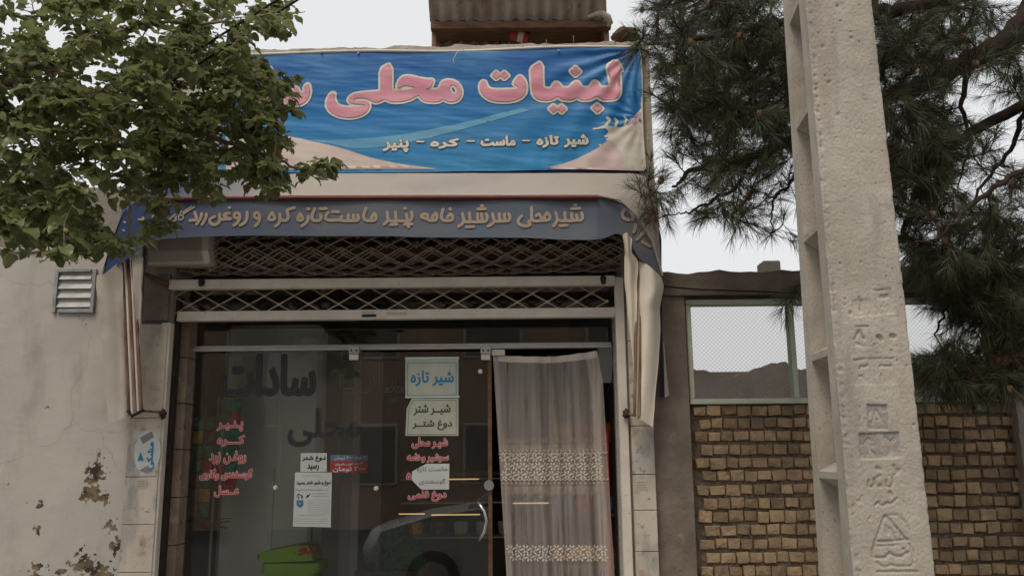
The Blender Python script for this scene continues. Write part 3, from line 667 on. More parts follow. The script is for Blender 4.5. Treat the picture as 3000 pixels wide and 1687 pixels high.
lattice(B(), xl0, xl1, 3, lambda x, h, s: Vector((x, 0.045 - 0.004 * s, zl0 - 0.012 + h))).build('lattice', MT['lattice'], ru)
cz_, cy_ = P(1000, 632, 0.10).z, 0.10
for k, (rad, ph, xs_) in enumerate(((0.125, 0.0, 0.0), (0.108, 0.6, 0.05), (0.09, 1.3, 0.11))):
    nr = int(2 * math.pi * rad / LH)
    lattice(B(), P(375, 640, 0).x + xs_ * 0, P(1582, 640, 0).x, nr, lambda x, h, s, rad=rad, ph=ph, xs_=xs_: Vector((x, cy_ - (rad + .003 * s) * math.cos(h / rad + ph), cz_ + (rad + .003 * s) * math.sin(h / rad + ph) + 0.006 * math.sin(x * 3 + k)))).build('lattice_coil', MT['lattice'], ru)
B().tube([(XD0 - .03, cy_, cz_), (XD1 + .03, cy_, cz_)], 0.05, 16).build('drum', MT['wood_dark'], ru)
pbox(445, 778, 1551, 800, 0.02, 0.06, 0.003).build('bottom_bar', MT['white_metal'], ru)
pbox(444, 796, 1552, 802, 0.018, 0.064, 0.002).build('bottom_lip', MT['white_metal'], ru)
pbox(425, 698, 1548, 722, -0.03, 0.015, 0.003).build('lintel_tube', MT['white_metal'], ru)
for px in (385, 1556):
    x0, x1 = (P(px, 1100, -0.01).x, P(px + 26, 1100, -0.01).x)
    B().box((x0 + 0.006, -0.012, 0), (x1, 0.04, P(1000, 806 if px < 900 else 702, -0.012).z), 0.003).build('guide_rail', MT['white_metal'], ru)
B().box((P(414, 1100, .05).x, 0.05, 0), (P(430, 1100, .05).x, 0.12, P(1000, 740, .05).z)).build('guide_channel', MT['grease'], ru)
for c in ((507, 711), (1517, 703), (410, 1040), (1575, 1040)):
    q = P(c[0], c[1], -0.032); lump(q, 0.016, 0.02, 0.024, 0.5, c[0], n=8).build('greasy_lock', MT['grease'], ru)
for (a, b) in (((925, 781), (945, 796)), ):
    pbox(910, 782, 946, 789, 0.016, 0.0195).build('label_plate', MT['paper'], ru); pbox(910, 791, 946, 797, 0.0165, 0.0195).build('label_plate', MT['ink_black'], ru)
type_on('۵۸۴۳', (913, 783, 944, 788), 0.0155, MT['sticker_red'], ru)
B().tube([P(972, 786, 0.012), P(985, 784, 0.006), P(1010, 784, 0.006), P(1024, 787, 0.012)], 0.004, 6).build('pull_handle', MT['white_metal'], ru)
pbox(1548, 788, 1554, 800, 0.005, 0.02, 0.002).build('latch', MT['galv'], ru)
# cream ribbed box at the left end of the coil
mb = thing('motor_cover', P(450, 658, -0.10), 'cream ribbed cover box hanging under the left end of the awning', 'box')
x0, x1 = P(372, 620, -0.1).x, P(525, 620, -0.1).x
z2, z1_, z0 = P(450, 570, -0.1).z, P(450, 632, -0.1).z, P(450, 655, -0.1).z
pf = [(-0.10, z2), (-0.10, z1_), (-0.055, z0), (0.05, z0), (0.05, z2)]
def prism(b, x0, x1, pf):
    k = len(pf); v = [(x0, y, z) for y, z in pf] + [(x1, y, z) for y, z in pf]
    return b.add(v, [tuple(range(k - 1, -1, -1)), tuple(range(k, 2 * k))] + [(i, (i + 1) % k, k + (i + 1) % k, k + i) for i in range(k)])
prism(B(), x0, x1 - 0.035, pf).build('housing', MT['canvas'], mb)
prism(B(), x1 - 0.034, x1, [(-0.106, z2), (-0.106, z1_), (-0.058, z0 - .006), (0.05, z0 - .006), (0.05, z2)]).build('end_cap', MT['white_metal'], mb)
rb = B()
for i in range(34):
    x = x0 + 0.004 + i * (x1 - x0 - 0.045) / 34; rb.tube([(x, -0.1, z2), (x, -0.101, z1_), (x, -0.056, z0 + .001)], 0.0022 + 0.001 * random.random(), 5)
rb.build('ribs', MT['canvas'], mb, kind='stuff')
pbox(372, 656, 522, 664, -0.06, 0.05, 0.002).build('bottom_strip', MT['white_metal'], mb)
# ------------------------------------------------------------------ glass front with sliding door
YG = 0.20
gf = thing('glass_front', (P(1000, 1449, YG).x, YG, 0), 'dusty glass shop front with aluminium track and hanging sliding door', 'shop front')
zt2 = P(1000, 800, YG).z; ztr = P(1000, 866, YG).z; ztr2 = P(1000, 879, YG).z
def pane(px0, px1, z0, z1, Y, th=0.008):
    return B().box((P(px0, 1150, Y).x, Y, z0), (P(px1, 1150, Y).x, Y + th, z1)).build('glass_pane', MT['glass'], gf)
pane(466, 1556, ztr + .002, P(1000, 690, YG).z, YG + 0.01)
p1 = pane(454, 690.5, 0.03, ztr2 - .002, YG + 0.01); p2 = pane(691.5, 960, 0.03, ztr2 - .002, YG + 0.01)
pD = pane(885, 1237, 0.03, P(1000, 886, YG - .03).z, YG - 0.035)
B().box((P(458, 1100, YG - .02).x, YG - 0.02, ztr), (P(1544, 1100, YG).x, YG + 0.04, ztr2), 0.003).build('track', MT['alu'], gf)
B().box((P(458, 1100, YG - .02).x, YG - 0.035, ztr2 - 0.004), (P(1544, 1100, YG).x, YG - 0.022, ztr2 + 0.010), 0.002).build('track_lip', MT['alu'], gf)
B().box((P(448, 1150, YG - .02).x, YG - 0.02, 0.02), (P(463, 1150, YG - .02).x, YG + 0.04, zt2 + .05), 0.002).build('upright', MT['alu'], gf)
B().box((P(1552, 1150, YG - .02).x, YG - 0.02, 0.02), (P(1566, 1150, YG - .02).x, YG + 0.04, zt2 + .05), 0.002).build('upright', MT['alu'], gf)
B().box((P(1228, 1150, YG - .02).x, YG - 0.040, 0.03), (P(1238, 1150, YG - .02).x, YG - 0.022, P(1000, 886, YG).z), 0.002).build('door_edge', MT['wood_dark'], gf)
for px in (890, 1222):
    h = pbox(px - 13, 870, px + 13, 890, YG - 0.06, YG - 0.036, 0.003).build('roller_hanger', MT['alu'], gf); pbox(px - 12, 890.6, px + 11, 905, YG - 0.055, YG - 0.0355, 0.002).build('clamp', MT['white_metal'], h)
    for dx in (-6, 6):
        q = P(px + dx, 881, YG - 0.062); B().tube([q, q + Vector((0, .006, 0))], 0.006, 8).build('wheel_bolt', MT['grease'], h)
for c in ((692, 1226, YG), (946, 1228, YG - .035), (1208, 934, YG - .035)):
    q = P(*c[:2], c[2] - .004); B().tube([q + Vector((0, -.008, 0)), q + Vector((0, .004, 0))], [0.009, 0.013], 14).build('glass_stud', MT['cream'], gf)
q = P(1230, 1220, YG - .05); B().tube([q + Vector((0, -.004, 0)), q + Vector((0, .01, 0))], 0.026, 20).build('door_lock', MT['galv'], gf)
hp = [P(1204, 1264, YG - .04), P(1204, 1264, YG - .075), P(1218, 1285, YG - .085), P(1224, 1310, YG - .088), P(1219, 1336, YG - .085), P(1206, 1358, YG - .075), P(1206, 1358, YG - .04)]
B().tube(hp, 0.0085, 10).build('door_handle', MT['chrome'], gf)
pbox(1237, 879, 1270, 893, YG - 0.03, YG - 0.022).build('white_tape', MT['cream'], gf)
c8 = crop(460, 960, 1.993)                      # vinyl lettering on the panes
def bx(c, x0, y0, x1, y1): a = c(x0, y0); b = c(x1, y1); return (a[0], a[1], b[0], b[1])
YV = YG + 0.008
def vinyl(t, box, parent, Y, mi='red_vinyl', mo='white_vinyl', fat=0.0035, body=0.0012):
    type_on(t, box, Y, MT[mo], parent, fat=fat, off=0.0006, name='letter_edge'); type_on(t, box, Y, MT[mi], parent, fat=body, off=0.0014)
vinyl('پـنـیـر', bx(c8, 352, 542, 502, 603), p1, YV); vinyl('کـــره', bx(c8, 352, 628, 512, 690), p1, YV); vinyl('روغـن زرد', bx(c8, 305, 718, 520, 793), p1, YV)
vinyl('گوسفندی وگاوی', bx(c8, 250, 822, 558, 888), p1, YV); vinyl('عــسل', bx(c8, 335, 922, 478, 985), p1, YV)
def ghost(t, box, parent, Y, fat=0.010):
    a, b = P(box[0], box[3], Y), P(box[2], box[1], Y); lp = fit(type_loops(t), a.x, a.z, b.x, b.z)
    lay('letter_body', [lp, around(lp, fat)], Y - 0.0005, MT['dark_vinyl'], parent)  # dark vinyl body of the letters, under their thin outline
    lay('lettering', [around(lp, 0.0011)], Y - 0.0012, MT['trace_vinyl'], parent)
ghost('سادات', bx(c8, 372, 160, 925, 398), p1, YV)
def trace(t, box, parent, Y, r=0.0012):
    a, b = P(box[0], box[3], Y), P(box[2], box[1], Y); lp = fit(type_loops(t), a.x, a.z, b.x, b.z); lay('lettering', [around(lp, r)], Y - 0.0012, MT['trace_vinyl'], parent)
ghost('محلی', bx(c8, 765, 470, 1190, 690), p2, YV, 0.006)
trace('لبنیات', bx(c8, 1065, 150, 1620, 440), pD, YG - 0.037)
cR = crop(1050, 1000, 2.109); YD = YG - 0.0365
vinyl('شیـر محلی', bx(cR, 332, 592, 550, 660), pD, YD); vinyl('سرشیر وخامه', bx(cR, 302, 690, 556, 746), pD, YD)
vinyl('ه', bx(cR, 298, 812, 326, 850), pD, YD); vinyl('دوغ قلمی', bx(cR, 308, 920, 542, 985), pD, YD)
# ------------------------------------------------------------------ papers and stickers
def sheet(name, pts, Y, m, label, cat, th=0.0012):
    w_ = [P(x, y, Y) for x, y in pts]; k = len(w_)
    return B().add([(p.x, Y, p.z) for p in w_] + [(p.x, Y + th, p.z) for p in w_], [tuple(range(k)), tuple(range(2 * k - 1, k - 1, -1))] + [(i, k + i, k + (i + 1) % k, (i + 1) % k) for i in range(k)]).build(name, m, None, label=label, cat=cat)
def frame_on(par, pts, Y, m, r=0.0016):
    w_ = [P(x, y, Y) for x, y in pts]; lp = [(p.x, p.z) for p in w_]; lay('printed_border', [around([lp], r)], Y - 0.0006, m, par)
Y1 = YD - 0.005
s1 = sheet('poster', [cR(290, 350), cR(618, 345), cR(618, 98), cR(290, 100)], Y1, MT['paper_green'], 'pale laminated sheet with large blue lettering, topmost on the sliding door', 'poster')
type_on('شیر تازه', bx(cR, 325, 180, 588, 275), Y1, MT['ink_blue'], s1, fat=0.0022, off=0.001)
frame_on(s1, [cR(305, 335), cR(604, 332), cR(604, 130), cR(305, 132)], Y1, MT['ink_blue'])
pbox(*bx(cR, 288, 96, 622, 108), Y1 - .003, Y1 - .001).build('top_tape', MT['paper'], s1); pbox(*bx(cR, 288, 338, 626, 347), Y1 - .003, Y1 - .001).build('bottom_tape', MT['paper'], s1)
s2 = sheet('poster', [cR(290, 582), cR(618, 582), cR(618, 351), cR(330, 352), cR(298, 415)], Y1 - .0015, MT['paper_green'], 'pale laminated sheet with brown two-line lettering below the blue-lettered one', 'poster')
type_on('شیــر شتر', bx(cR, 342, 388, 568, 455), Y1 - .0015, MT['ink_brown'], s2, fat=0.0016, off=0.001); type_on('دوغ شتــر', bx(cR, 335, 482, 578, 548), Y1 - .0015, MT['ink_brown'], s2, fat=0.0016, off=0.001)
frame_on(s2, [cR(303, 574), cR(604, 574), cR(604, 362), cR(340, 362), cR(312, 420)], Y1 - .0015, MT['ink_brown'], 0.001)
s3 = sheet('note', [cR(388, 913), cR(560, 913), cR(562, 754), cR(420, 754), cR(332, 802), cR(330, 855)], Y1 - .003, MT['paper'], 'white note with cut corners taped across the red lettering of the sliding door', 'note')
type_on('ماست تازه', bx(cR, 362, 772, 550, 808), Y1 - .003, MT['ink_grey'], s3, fat=0.0007, off=0.001); type_on('گوسفندی', bx(cR, 375, 845, 538, 884), Y1 - .003, MT['ink_grey'], s3, fat=0.0007, off=0.001)
Y2 = YG + 0.004
s4 = sheet('note', [c8(837, 840), c8(991, 838), c8(992, 729), c8(839, 731)], Y2, MT['paper'], 'small white note with black lettering above the long notice on the glass', 'note')
type_on('دوغ شتر', bx(c8, 848, 745, 984, 782), Y2, MT['ink_black'], s4, fat=0.0014, off=0.001); type_on('رسید', bx(c8, 878, 795, 945, 832), Y2, MT['ink_black'], s4, fat=0.0014, off=0.001)
s5 = sheet('notice', [c8(793, 1158), c8(1014, 1163), c8(1022, 843), c8(806, 843)], Y2, MT['paper'], 'long white printed notice with a crest stuck low on the glass pane', 'notice')
type_on('دوغ و شیر شتر رسید', bx(c8, 815, 890, 1014, 922), Y2, MT['ink_black'], s5, fat=0.0011, off=0.001)
rr = random.Random(5)
def greek(par, box, rows, Y, m, r=0.0009):
    y0, y1 = box[1], box[3]
    for i in range(rows):
        y = y0 + (y1 - y0) * (i + 0.5) / rows; g = []; x = box[0]
        while x < box[2] - 2:
            L = rr.uniform(3, 8); a, b = P(x, y, Y), P(min(box[2], x + L), y, Y); g.append(capsule((a.x, a.z), (b.x, b.z), r * rr.uniform(.7, 1.2), 6)); x += L + rr.uniform(1.5, 3)
        lay('printed_line', [Caps(g)], Y - 0.001, m, par)
greek(s5, bx(c8, 850, 858, 965, 868), 1, Y2, MT['ink_grey']); greek(s5, bx(c8, 812, 940, 1000, 950), 1, Y2, MT['ink_blue'], .0014); greek(s5, bx(c8, 905, 960, 1005, 990), 2, Y2, MT['sticker_red'])
greek(s5, bx(c8, 880, 1000, 1010, 1090), 7, Y2, MT['ink_grey'], .0007); greek(s5, bx(c8, 835, 1088, 975, 1100), 1, Y2, MT['sticker_red']); greek(s5, bx(c8, 800, 1108, 1005, 1148), 3, Y2, MT['ink_grey'], .0008)
qa = [P(*c8(x, y), Y2) for x, y in ((815, 1005), (855, 1005), (855, 1035), (835, 1050), (815, 1035))]; lay('crest', [[[(p.x, p.z) for p in qa][::-1]]], Y2 - .001, MT['ink_blue'], s5)
q = P(*c8(834, 1024), Y2); lay('crest_field', [Caps([capsule((q.x, q.z), (q.x + .001, q.z), 0.006)])], Y2 - .0018, MT['letter_tan'], s5)
cam_s = [[c8(818, 985), c8(822, 972), c8(832, 968), c8(836, 976), c8(848, 978), c8(850, 988)], [c8(826, 985), c8(826, 996)], [c8(845, 985), c8(846, 996)], [c8(870, 992), c8(882, 970), c8(878, 990), c8(895, 968)]]
strokes('printed_mark', [[(P(x, y, Y2).x, P(x, y, Y2).z) for x, y in s] for s in cam_s], 0.0022, Y2 - .001, MT['ink_black'], s5)
s6 = sheet('price_sticker', [c8(1012, 842), c8(1228, 848), c8(1233, 744), c8(1014, 740)], Y2 + .001, MT['sticker_red'], 'red and blue price sticker on the glass beside the small white note', 'sticker')
lp = [P(*c8(x, y), Y2) for x, y in ((1013, 776), (1231, 778), (1233, 744), (1014, 740))]; lay('blue_band', [[[(p.x, p.z) for p in lp]]], Y2 + .0002, MT['sticker_blue'], s6)
type_on('۳ عدد ۳۰۰۰ تومان', bx(c8, 1035, 746, 1222, 772), Y2 + .001, MT['paper'], s6, fat=.0006, off=.002); type_on('۳ عدد قوی رضوی', bx(c8, 1040, 784, 1200, 804), Y2 + .001, MT['paper'], s6, fat=.0005, off=.002); type_on('۲۰۰۰ تومان', bx(c8, 1028, 808, 1216, 842), Y2 + .001, MT['paper'], s6, fat=.0012, off=.002)
# oval trade sticker (turned on its side) and little metal tags on the marble
YM = -0.0215
def oval(c, rx, rz, n=40, rot=0.0): return [(c.x + rx * math.cos(2 * math.pi * k / n), c.z + rz * math.sin(2 * math.pi * k / n)) for k in range(n)]
oc = P(371, 1136, YM)
v, f = cdt_fill([[oval(oc, 0.066, 0.108)]])
ov = mesh_obj('oval_sticker', [(p[0], YM, p[1]) for p in v], [tuple(t) for t in f.tolist()], MT['paper'], None, label='white oval trade sticker turned sideways on the left marble pier', cat='sticker')
pp = lambda L, Y: [(P(x, y, Y).x, P(x, y, Y).z) for x, y in L]
for L in ([(352, 1100), (382, 1084), (388, 1098), (360, 1116)], [(350, 1182), (372, 1170), (384, 1184), (368, 1190)]): lay('printed_fold', [[pp(L, YM)]], YM - .001, MT['ink_grey'], ov)
a_, b_ = P(368, 1180, YM), P(391, 1112, YM); lp = type_loops('مشکی'); lp = fit([[(-p[1], p[0]) for p in l] for l in lp], a_.x, a_.z, b_.x, b_.z)
lay('lettering', [lp, around(lp, .002)], YM - .0016, MT['ink_blue'], ov); lay('logo', [[pp([(346, 1158), (362, 1158), (354, 1136)], YM)]], YM - .0016, MT['ink_blue'], ov)
for i, (bxx, lab) in enumerate((((340, 1204, 369, 1228), 'small printed metal tag on the left marble pier below the oval sticker'), ((1597, 1206, 1630, 1232), 'small printed paper tag on the right marble pier'))):
    Yt = -0.0215; t = pbox(*bxx, Yt, Yt + .001).build('tag', MT['canvas'], None, label=lab, cat='tag'); greek(t, (bxx[0] + 4, bxx[1] + 3, bxx[2] - 4, bxx[3] - 3), 3, Yt, MT['ink_brown'])
# ------------------------------------------------------------------ printed banner
zb0, zb1 = P(1150, 431, -0.02).z, P(1150, 128, -0.02).z; xb0_, xb1_ = P(560, 280, -0.02).x, P(1616, 280, -0.02).x
cxx, czz = xb1_, zb1
def bh(x, z):                                            # cloth relief: pulls from the top right corner, sideways ripples
    dx, dz = cxx - x, czz - z; r = math.hypot(dx, dz) + 1e-4; a = math.atan2(dz, dx)
    h = 0.009 * min(1, r * 4) * math.exp(-r / 0.55) * math.sin(a * 24 + 2.0 * fbm(x * 2, z * 2))
    h += 0.0045 * fbm(x * 2.2 + 1.6 * z, z * 11 + x * 1.5, 2, 3) * (0.4 + 0.6 * min(1, r)) + 0.0008 * fbm(x * 3, z * 50, 5, 2)
    h += 0.005 * fbm(x * 22, z * 2.0, 9, 2) * math.exp(-max(0, z - zb0) / 0.12) * 0.5
    dx2, dz2 = cxx - x, z - (zb0 + 0.42 * (zb1 - zb0)); r2 = math.hypot(dx2, dz2) + 1e-4
    h += 0.007 * min(1, r2 * 8) * math.exp(-r2 / 0.2) * math.sin(math.atan2(dz2, dx2) * 17)
    return max(0.0, 0.010 + h)
YBn = lambda x, z: -0.012 - bh(x, z)
bn = thing('shop_banner', ((xb0_ + xb1_) / 2, -0.02, zb0), 'creased blue vinyl banner with big pink cream-edged Persian lettering across the parapet', 'banner')
MT['banner'] = grad_mat('banner_blue', zb0, (0.030, 0.25, 0.50), zb1, (0.014, 0.090, 0.33), 0.42, (2.2, 0.45, 0.72, (0.07, 0.24, 0.44), (0.6, 1, 2.2)))
zbot = lambda x: zb0 + 0.006 * math.sin(x * 2.0) - 0.004 * x
ztop = lambda x: zb1 + 0.010 * x + 0.006 * math.sin(x * 5)
B().grid(lambda u, v: ((lambda x: (lambda z: (x, YBn(x, z), z))(zbot(x) + (ztop(x) - zbot(x)) * v))(xb0_ + (xb1_ - xb0_) * u)), 260, 150).build('banner_cloth', MT['banner'], bn)
ST = 0.012
def on_banner(name, groups, m, off, st=ST): return lay(name, groups, lambda x, z: YBn(x, z) - off * 1.5, m, bn, st)
BP = lambda L: [(P(x, y, -0.025).x, P(x, y, -0.025).z) for x, y in L]
cB = crop(700, 80, 2.0608)
def bz_(pts, n=14):                                      # smooth open polyline
    return chaikin(pts, 2, False)
# light swoosh, pale corners, milk splash
sw = bz_([cB(420, 678), cB(640, 680), cB(900, 660), cB(1150, 620), cB(1400, 565), cB(1700, 488)]) + bz_([cB(1760, 500), cB(1560, 556), cB(1300, 630), cB(1050, 690), cB(860, 725), cB(690, 735), cB(560, 705)])
on_banner('printed_swoosh', [[BP(sw)]], MT['swoosh'], 0.0008)
0 and on_banner('printed_swoosh', [[BP([cB(1330, 520), cB(1560, 530), cB(1780, 650), cB(1700, 655), cB(1500, 590)])]], MT['swoosh'], 0.0007)
cn = bz_([cB(200, 640), cB(420, 680), cB(620, 730), cB(800, 790), cB(1000, 830), cB(1190, 853)]) + [cB(1180, 856), cB(-80, 858), cB(-80, 600)]
on_banner('printed_corner', [[BP(cn)]], MT['pale_pink'], 0.0012)
cn2 = bz_([cB(1830, 853), cB(1990, 815), cB(2150, 742), cB(2260, 660), cB(2340, 590), cB(2428, 490)]) + [cB(2440, 500), cB(2448, 866), cB(2300, 864)]
on_banner('printed_corner', [[BP(cn2)]], MT['pale_pink'], 0.0012)
spl = [cB(*p) for p in ((2445, 560), (2400, 585), (2350, 590), (2290, 605), (2260, 600), (2230, 600), (2210, 585), (2200, 572), (2215, 590), (2180, 600), (2150, 612), (2185, 607), (2215, 612), (2232, 630), (2215, 655), (2232, 660), (2225, 675), (2250, 690),
                         (2290, 730), (2320, 780), (2330, 820), (2300, 850), (2445, 862))]
on_banner('milk_splash', [[BP(chaikin(spl, 1))]] + [Caps(capsule(*BP(s), r) for s, r in (((cB(2215, 595), cB(2240, 560)), .008), ((cB(2240, 560), cB(2222, 548)), .007), ((cB(2275, 600), cB(2285, 565)), .008), ((cB(2285, 565), cB(2270, 552)), .007), ((cB(2330, 590), cB(2340, 555)), .007),
                       ((cB(2340, 555), cB(2326, 540)), .004), ((cB(2232, 605), cB(2142, 612)), .005), ((cB(2240, 655), cB(2212, 660)), .006), ((cB(2365, 550), cB(2367, 550)), .004), ((cB(2180, 712), cB(2182, 712)), .006), ((cB(2235, 675), cB(2222, 678)), .006)))], MT['cream'], 0.0018)
c1 = crop(1300, 140, 4.6); c2_ = crop(780, 140, 4.1548)
LAB = [(1175, 275), (1325, 185), (1328, 500), (1345, 548), (1420, 560), (1455, 545), (1485, 490), (1520, 465), (1560, 490), (1585, 535), (1620, 548), (1690, 545), (1725, 515), (1755, 475), (1790, 460), (1820, 480), (1845, 530), (1875, 548), (1950, 545), (1985, 515), (2010, 470), (2045, 457),
       (2075, 475), (2100, 525), (2130, 545), (2225, 545), (2255, 520), (2245, 450), (2200, 245), (2325, 165), (2405, 310), (2365, 310), (2372, 560), (2370, 620), (2340, 680), (2280, 705), (2160, 705), (2105, 690), (2060, 655), (2010, 690), (1950, 710), (1880, 708), (1835, 695), (1800, 658),
       (1760, 690), (1700, 708), (1620, 708), (1575, 695), (1535, 655), (1490, 690), (1430, 710), (1340, 712), (1270, 695), (1215, 650), (1195, 590), (1180, 400)]
TEE = [(545, 450), (565, 470), (570, 500), (600, 550), (660, 575), (740, 580), (920, 575), (990, 565), (1012, 545), (985, 525), (935, 490), (1020, 372), (1075, 425), (1105, 490), (1110, 560), (1095, 620), (1050, 670), (970, 710), (850, 730), (720, 728), (620, 705), (545, 660), (500, 600), (488, 540), (500, 480), (525, 455)]
dia = lambda x, y, w_, h_: [(x - w_, y), (x, y - h_), (x + w_, y), (x, y + h_)]
W1 = [LAB, TEE, dia(707, 378, 55, 48), dia(817, 378, 55, 48), dia(1775, 322, 66, 56), dia(1478, 828, 55, 50), dia(1588, 826, 55, 50), dia(2070, 818, 67, 57)]
MAH = [(830, 560), (825, 620), (850, 680), (890, 715), (960, 730), (1060, 728), (1160, 720), (1208, 706), (1203, 695), (1150, 690), (1060, 685), (1015, 668), (1000, 640), (1015, 605), (1060, 575), (1140, 555), (1250, 543), (1360, 538), (1390, 520), (1395, 500), (1392, 260), (1522, 195), (1520, 500), (1530, 520), (1560, 527),
       (1700, 520), (1780, 508), (1820, 490), (1760, 470), (1690, 462), (1640, 480), (1610, 495), (1595, 485), (1600, 450), (1625, 400), (1665, 360), (1715, 348), (1800, 360), (1900, 385), (1960, 393), (2040, 393), (2000, 500), (1935, 505), (1960, 518), (2080, 518), (2110, 500), (2125, 460), (2150, 420), (2200, 397), (2260, 400),
       (2320, 430), (2360, 480), (2378, 540), (2370, 590), (2335, 640), (2280, 662), (2220, 660), (2170, 635), (2150, 620), (2130, 640), (2090, 660), (2000, 662), (1930, 650), (1885, 620), (1855, 575), (1810, 600), (1740, 635), (1660, 658), (1570, 665), (1510, 658), (1475, 640), (1450, 625), (1420, 640), (1370, 662), (1320, 668),
       (1280, 650), (1230, 620), (1150, 610), (1080, 620), (1058, 640), (1075, 655), (1200, 652), (1245, 670), (1255, 710), (1235, 770), (1170, 820), (1080, 848), (980, 853), (880, 835), (790, 790), (745, 730), (738, 670), (755, 610), (790, 565), (815, 553)]
SIN = [(515, 440), (460, 485), (475, 520), (470, 550), (420, 557), (395, 532), (380, 495), (350, 488), (330, 520), (315, 565), (270, 585), (230, 562), (205, 535), (180, 545), (160, 590), (100, 605), (62, 580), (75, 235), (-40, 300), (-60, 600), (-40, 680), (40, 710), (130, 700), (190, 660), (215, 640), (260, 690), (330, 705), (430, 695), (480, 660), (520, 600), (535, 520)]
HOLE = [(2280 + 46 * math.cos(t) + 14 * math.sin(t), 515 + 58 * math.sin(t)) for t in [2 * math.pi * k / 14 for k in range(14)]]
def word(W, c, holes=()):
    lp = [simpler(BP(chaikin([c(*p) for p in l], 1) if len(l) > 5 else [c(*p) for p in l]), 0.0008) for l in W]; hl = [BP([c(*p) for p in l]) for l in holes]
    return lp, hl
for W, c, H in ((W1, c1, ()), ([MAH, SIN], c2_, (HOLE,))):
    lp, hl = word(W, c, H)
    if H:                                                # hole: opposite direction so that its winding is zero
        lp0 = lp[0] + []
        ar = lambda l: sum(l[i][0] * l[(i + 1) % len(l)][1] - l[(i + 1) % len(l)][0] * l[i][1] for i in range(len(l)))
        if ar(lp0) * ar(hl[0]) > 0: hl = [hl[0][::-1]]
    full = lp + hl
    on_banner('letter_edge', [full, around(full, 0.0135)], MT['cream'], 0.0024, 0.009)
    on_banner('letter_line', [full, around(full, 0.0012)], MT['mauve'], 0.0034, 0.009)
    on_banner('lettering', [full], MT['pink'], 0.0044, 0.009)
c3 = crop(1080, 330, 3.22)
for t, b4 in (('شیر', (1840, 200, 2075, 340)), ('تازه', (1582, 208, 1795, 338)), ('ماست', (1055, 215, 1388, 325)), ('کره', (578, 238, 855, 350)), ('پنیر', (132, 248, 382, 385))):
    q = bx(c3, *b4)
    for nm, fat, m, off in (('letter_edge', 0.0068, 'ink_brown', 0.0026), ('lettering', 0.0040, 'cream', 0.0034)):
        a, b = P(q[0] + 2, q[3] - 3, -0.025), P(q[2] - 2, q[1] + 3, -0.025); lp = fit(type_loops(t), a.x, a.z, b.x, b.z); on_banner(nm, [lp, around(lp, fat)], MT[m], off)
for (xa3, y3) in ((1445, 264), (920, 270), (447, 275)):
    s_ = BP([c3(xa3 + 8, y3), c3(xa3 + 75, y3)]); on_banner('letter_edge', [Caps([capsule(*s_, 0.0075)])], MT['ink_brown'], 0.0026); on_banner('lettering', [Caps([capsule(*s_, 0.0045)])], MT['cream'], 0.0034)
# hem rope and eyelets along the top, pale edge on the right
B().tube([(x, -0.022 - 0.003 * math.sin(x * 7), ztop(x) + 0.006) for x in np.linspace(xb0_, xb1_, 60)], 0.0075, 8).build('hem', MT['cream'], bn)
B().tube([(xb1_ + 0.002 + 0.004 * math.sin(z * 9), -0.02, z) for z in np.linspace(zb0, zb1, 40)], 0.0065, 8).build('hem', MT['cream'], bn)
B().box((xb0_, -0.016, zb0 - 0.016), (xb1_ - 0.03, -0.004, zb0 + 0.004)).build('batten', MT['navy'], bn)
for px, py in ((808, 132), (901, 134), (1405, 128), (1610, 300)):
    q = P(px, py, -0.03); B().tube([q + Vector((0, -.004, 0)), q + Vector((0, .012, 0))], 0.006, 10).build('eyelet', MT['galv'], bn)
# ------------------------------------------------------------------ folded awning
def cr(p0, p1, p2, p3, t): return 0.5 * ((2 * p1) + (-p0 + p2) * t + (2 * p0 - 5 * p1 + 4 * p2 - p3) * t * t + (-p0 + 3 * p1 - 3 * p2 + p3) * t ** 3)
def patch(rows, nu, nv, dis=None):
    """smooth cloth through a net of control points (px, py, Y)"""
    C = [[np.array(P(*c)) for c in r] for r in rows]; m, k = len(C), len(C[0])
    def ev(L, t):
        s = min(len(L) - 2, int(t * (len(L) - 1))); f = t * (len(L) - 1) - s
        return cr(L[max(0, s - 1)], L[s], L[s + 1], L[min(len(L) - 1, s + 2)], f)
    def fn(u, v):
        col = [ev(r, u) for r in C]; p = ev(col, v) if m > 1 else col[0]
        return tuple(p + (dis(u, v) if dis else 0))
    return B().grid(fn, nu, nv)
def yv(px):
    return -0.285 + (0.10 * max(0, (410 - px) / 158)) + 0.125 * max(0, (px - 1500) / 166) ** 1.1 + 0.005 * math.sin(px * 0.018) + 0.008 * math.exp(-((px - 1420) / 60) ** 2)
aw = thing('awning', (P(1000, 500, -0.15).x, -0.15, P(1000, 1060, -0.15).z), 'faded blue and tan canvas awning, half folded, hand-lettered along its hanging front', 'awning')
xk = P(420, 500, -0.2).x, P(760, 500, -0.2).x
MT['canopy'] = grad_mat('canopy_cloth', 0, (0.37, 0.325, 0.285), 4, (0.37, 0.325, 0.285), 0.85, (2.6, 0.5, 0.75, (0.30, 0.27, 0.25), (1, 1, 1)), (xk[1], xk[0], (0.030, 0.045, 0.105)))
zv0, zv1 = P(1000, 595, -0.285).z, P(1000, 500, -0.285).z
MT['valance'] = grad_mat('valance_cloth', zv0, (0.125, 0.150, 0.195), zv1, (0.105, 0.122, 0.160), 0.85, (2.4, 0.42, 0.70, (0.185, 0.185, 0.185), (0.7, 1, 2)), (P(700, 550, -0.28).x, P(330, 550, -0.28).x, (0.030, 0.050, 0.125)))
k_ = dict()
r0 = [(326, 500, -.012), (335, 455, -.015), (420, 445, -.02), (700, 438, -.02), (1000, 436, -.02), (1300, 436, -.02), (1520, 436, -.02), (1608, 440, -.02), (1650, 475, -.012), (1656, 560, -.006)]
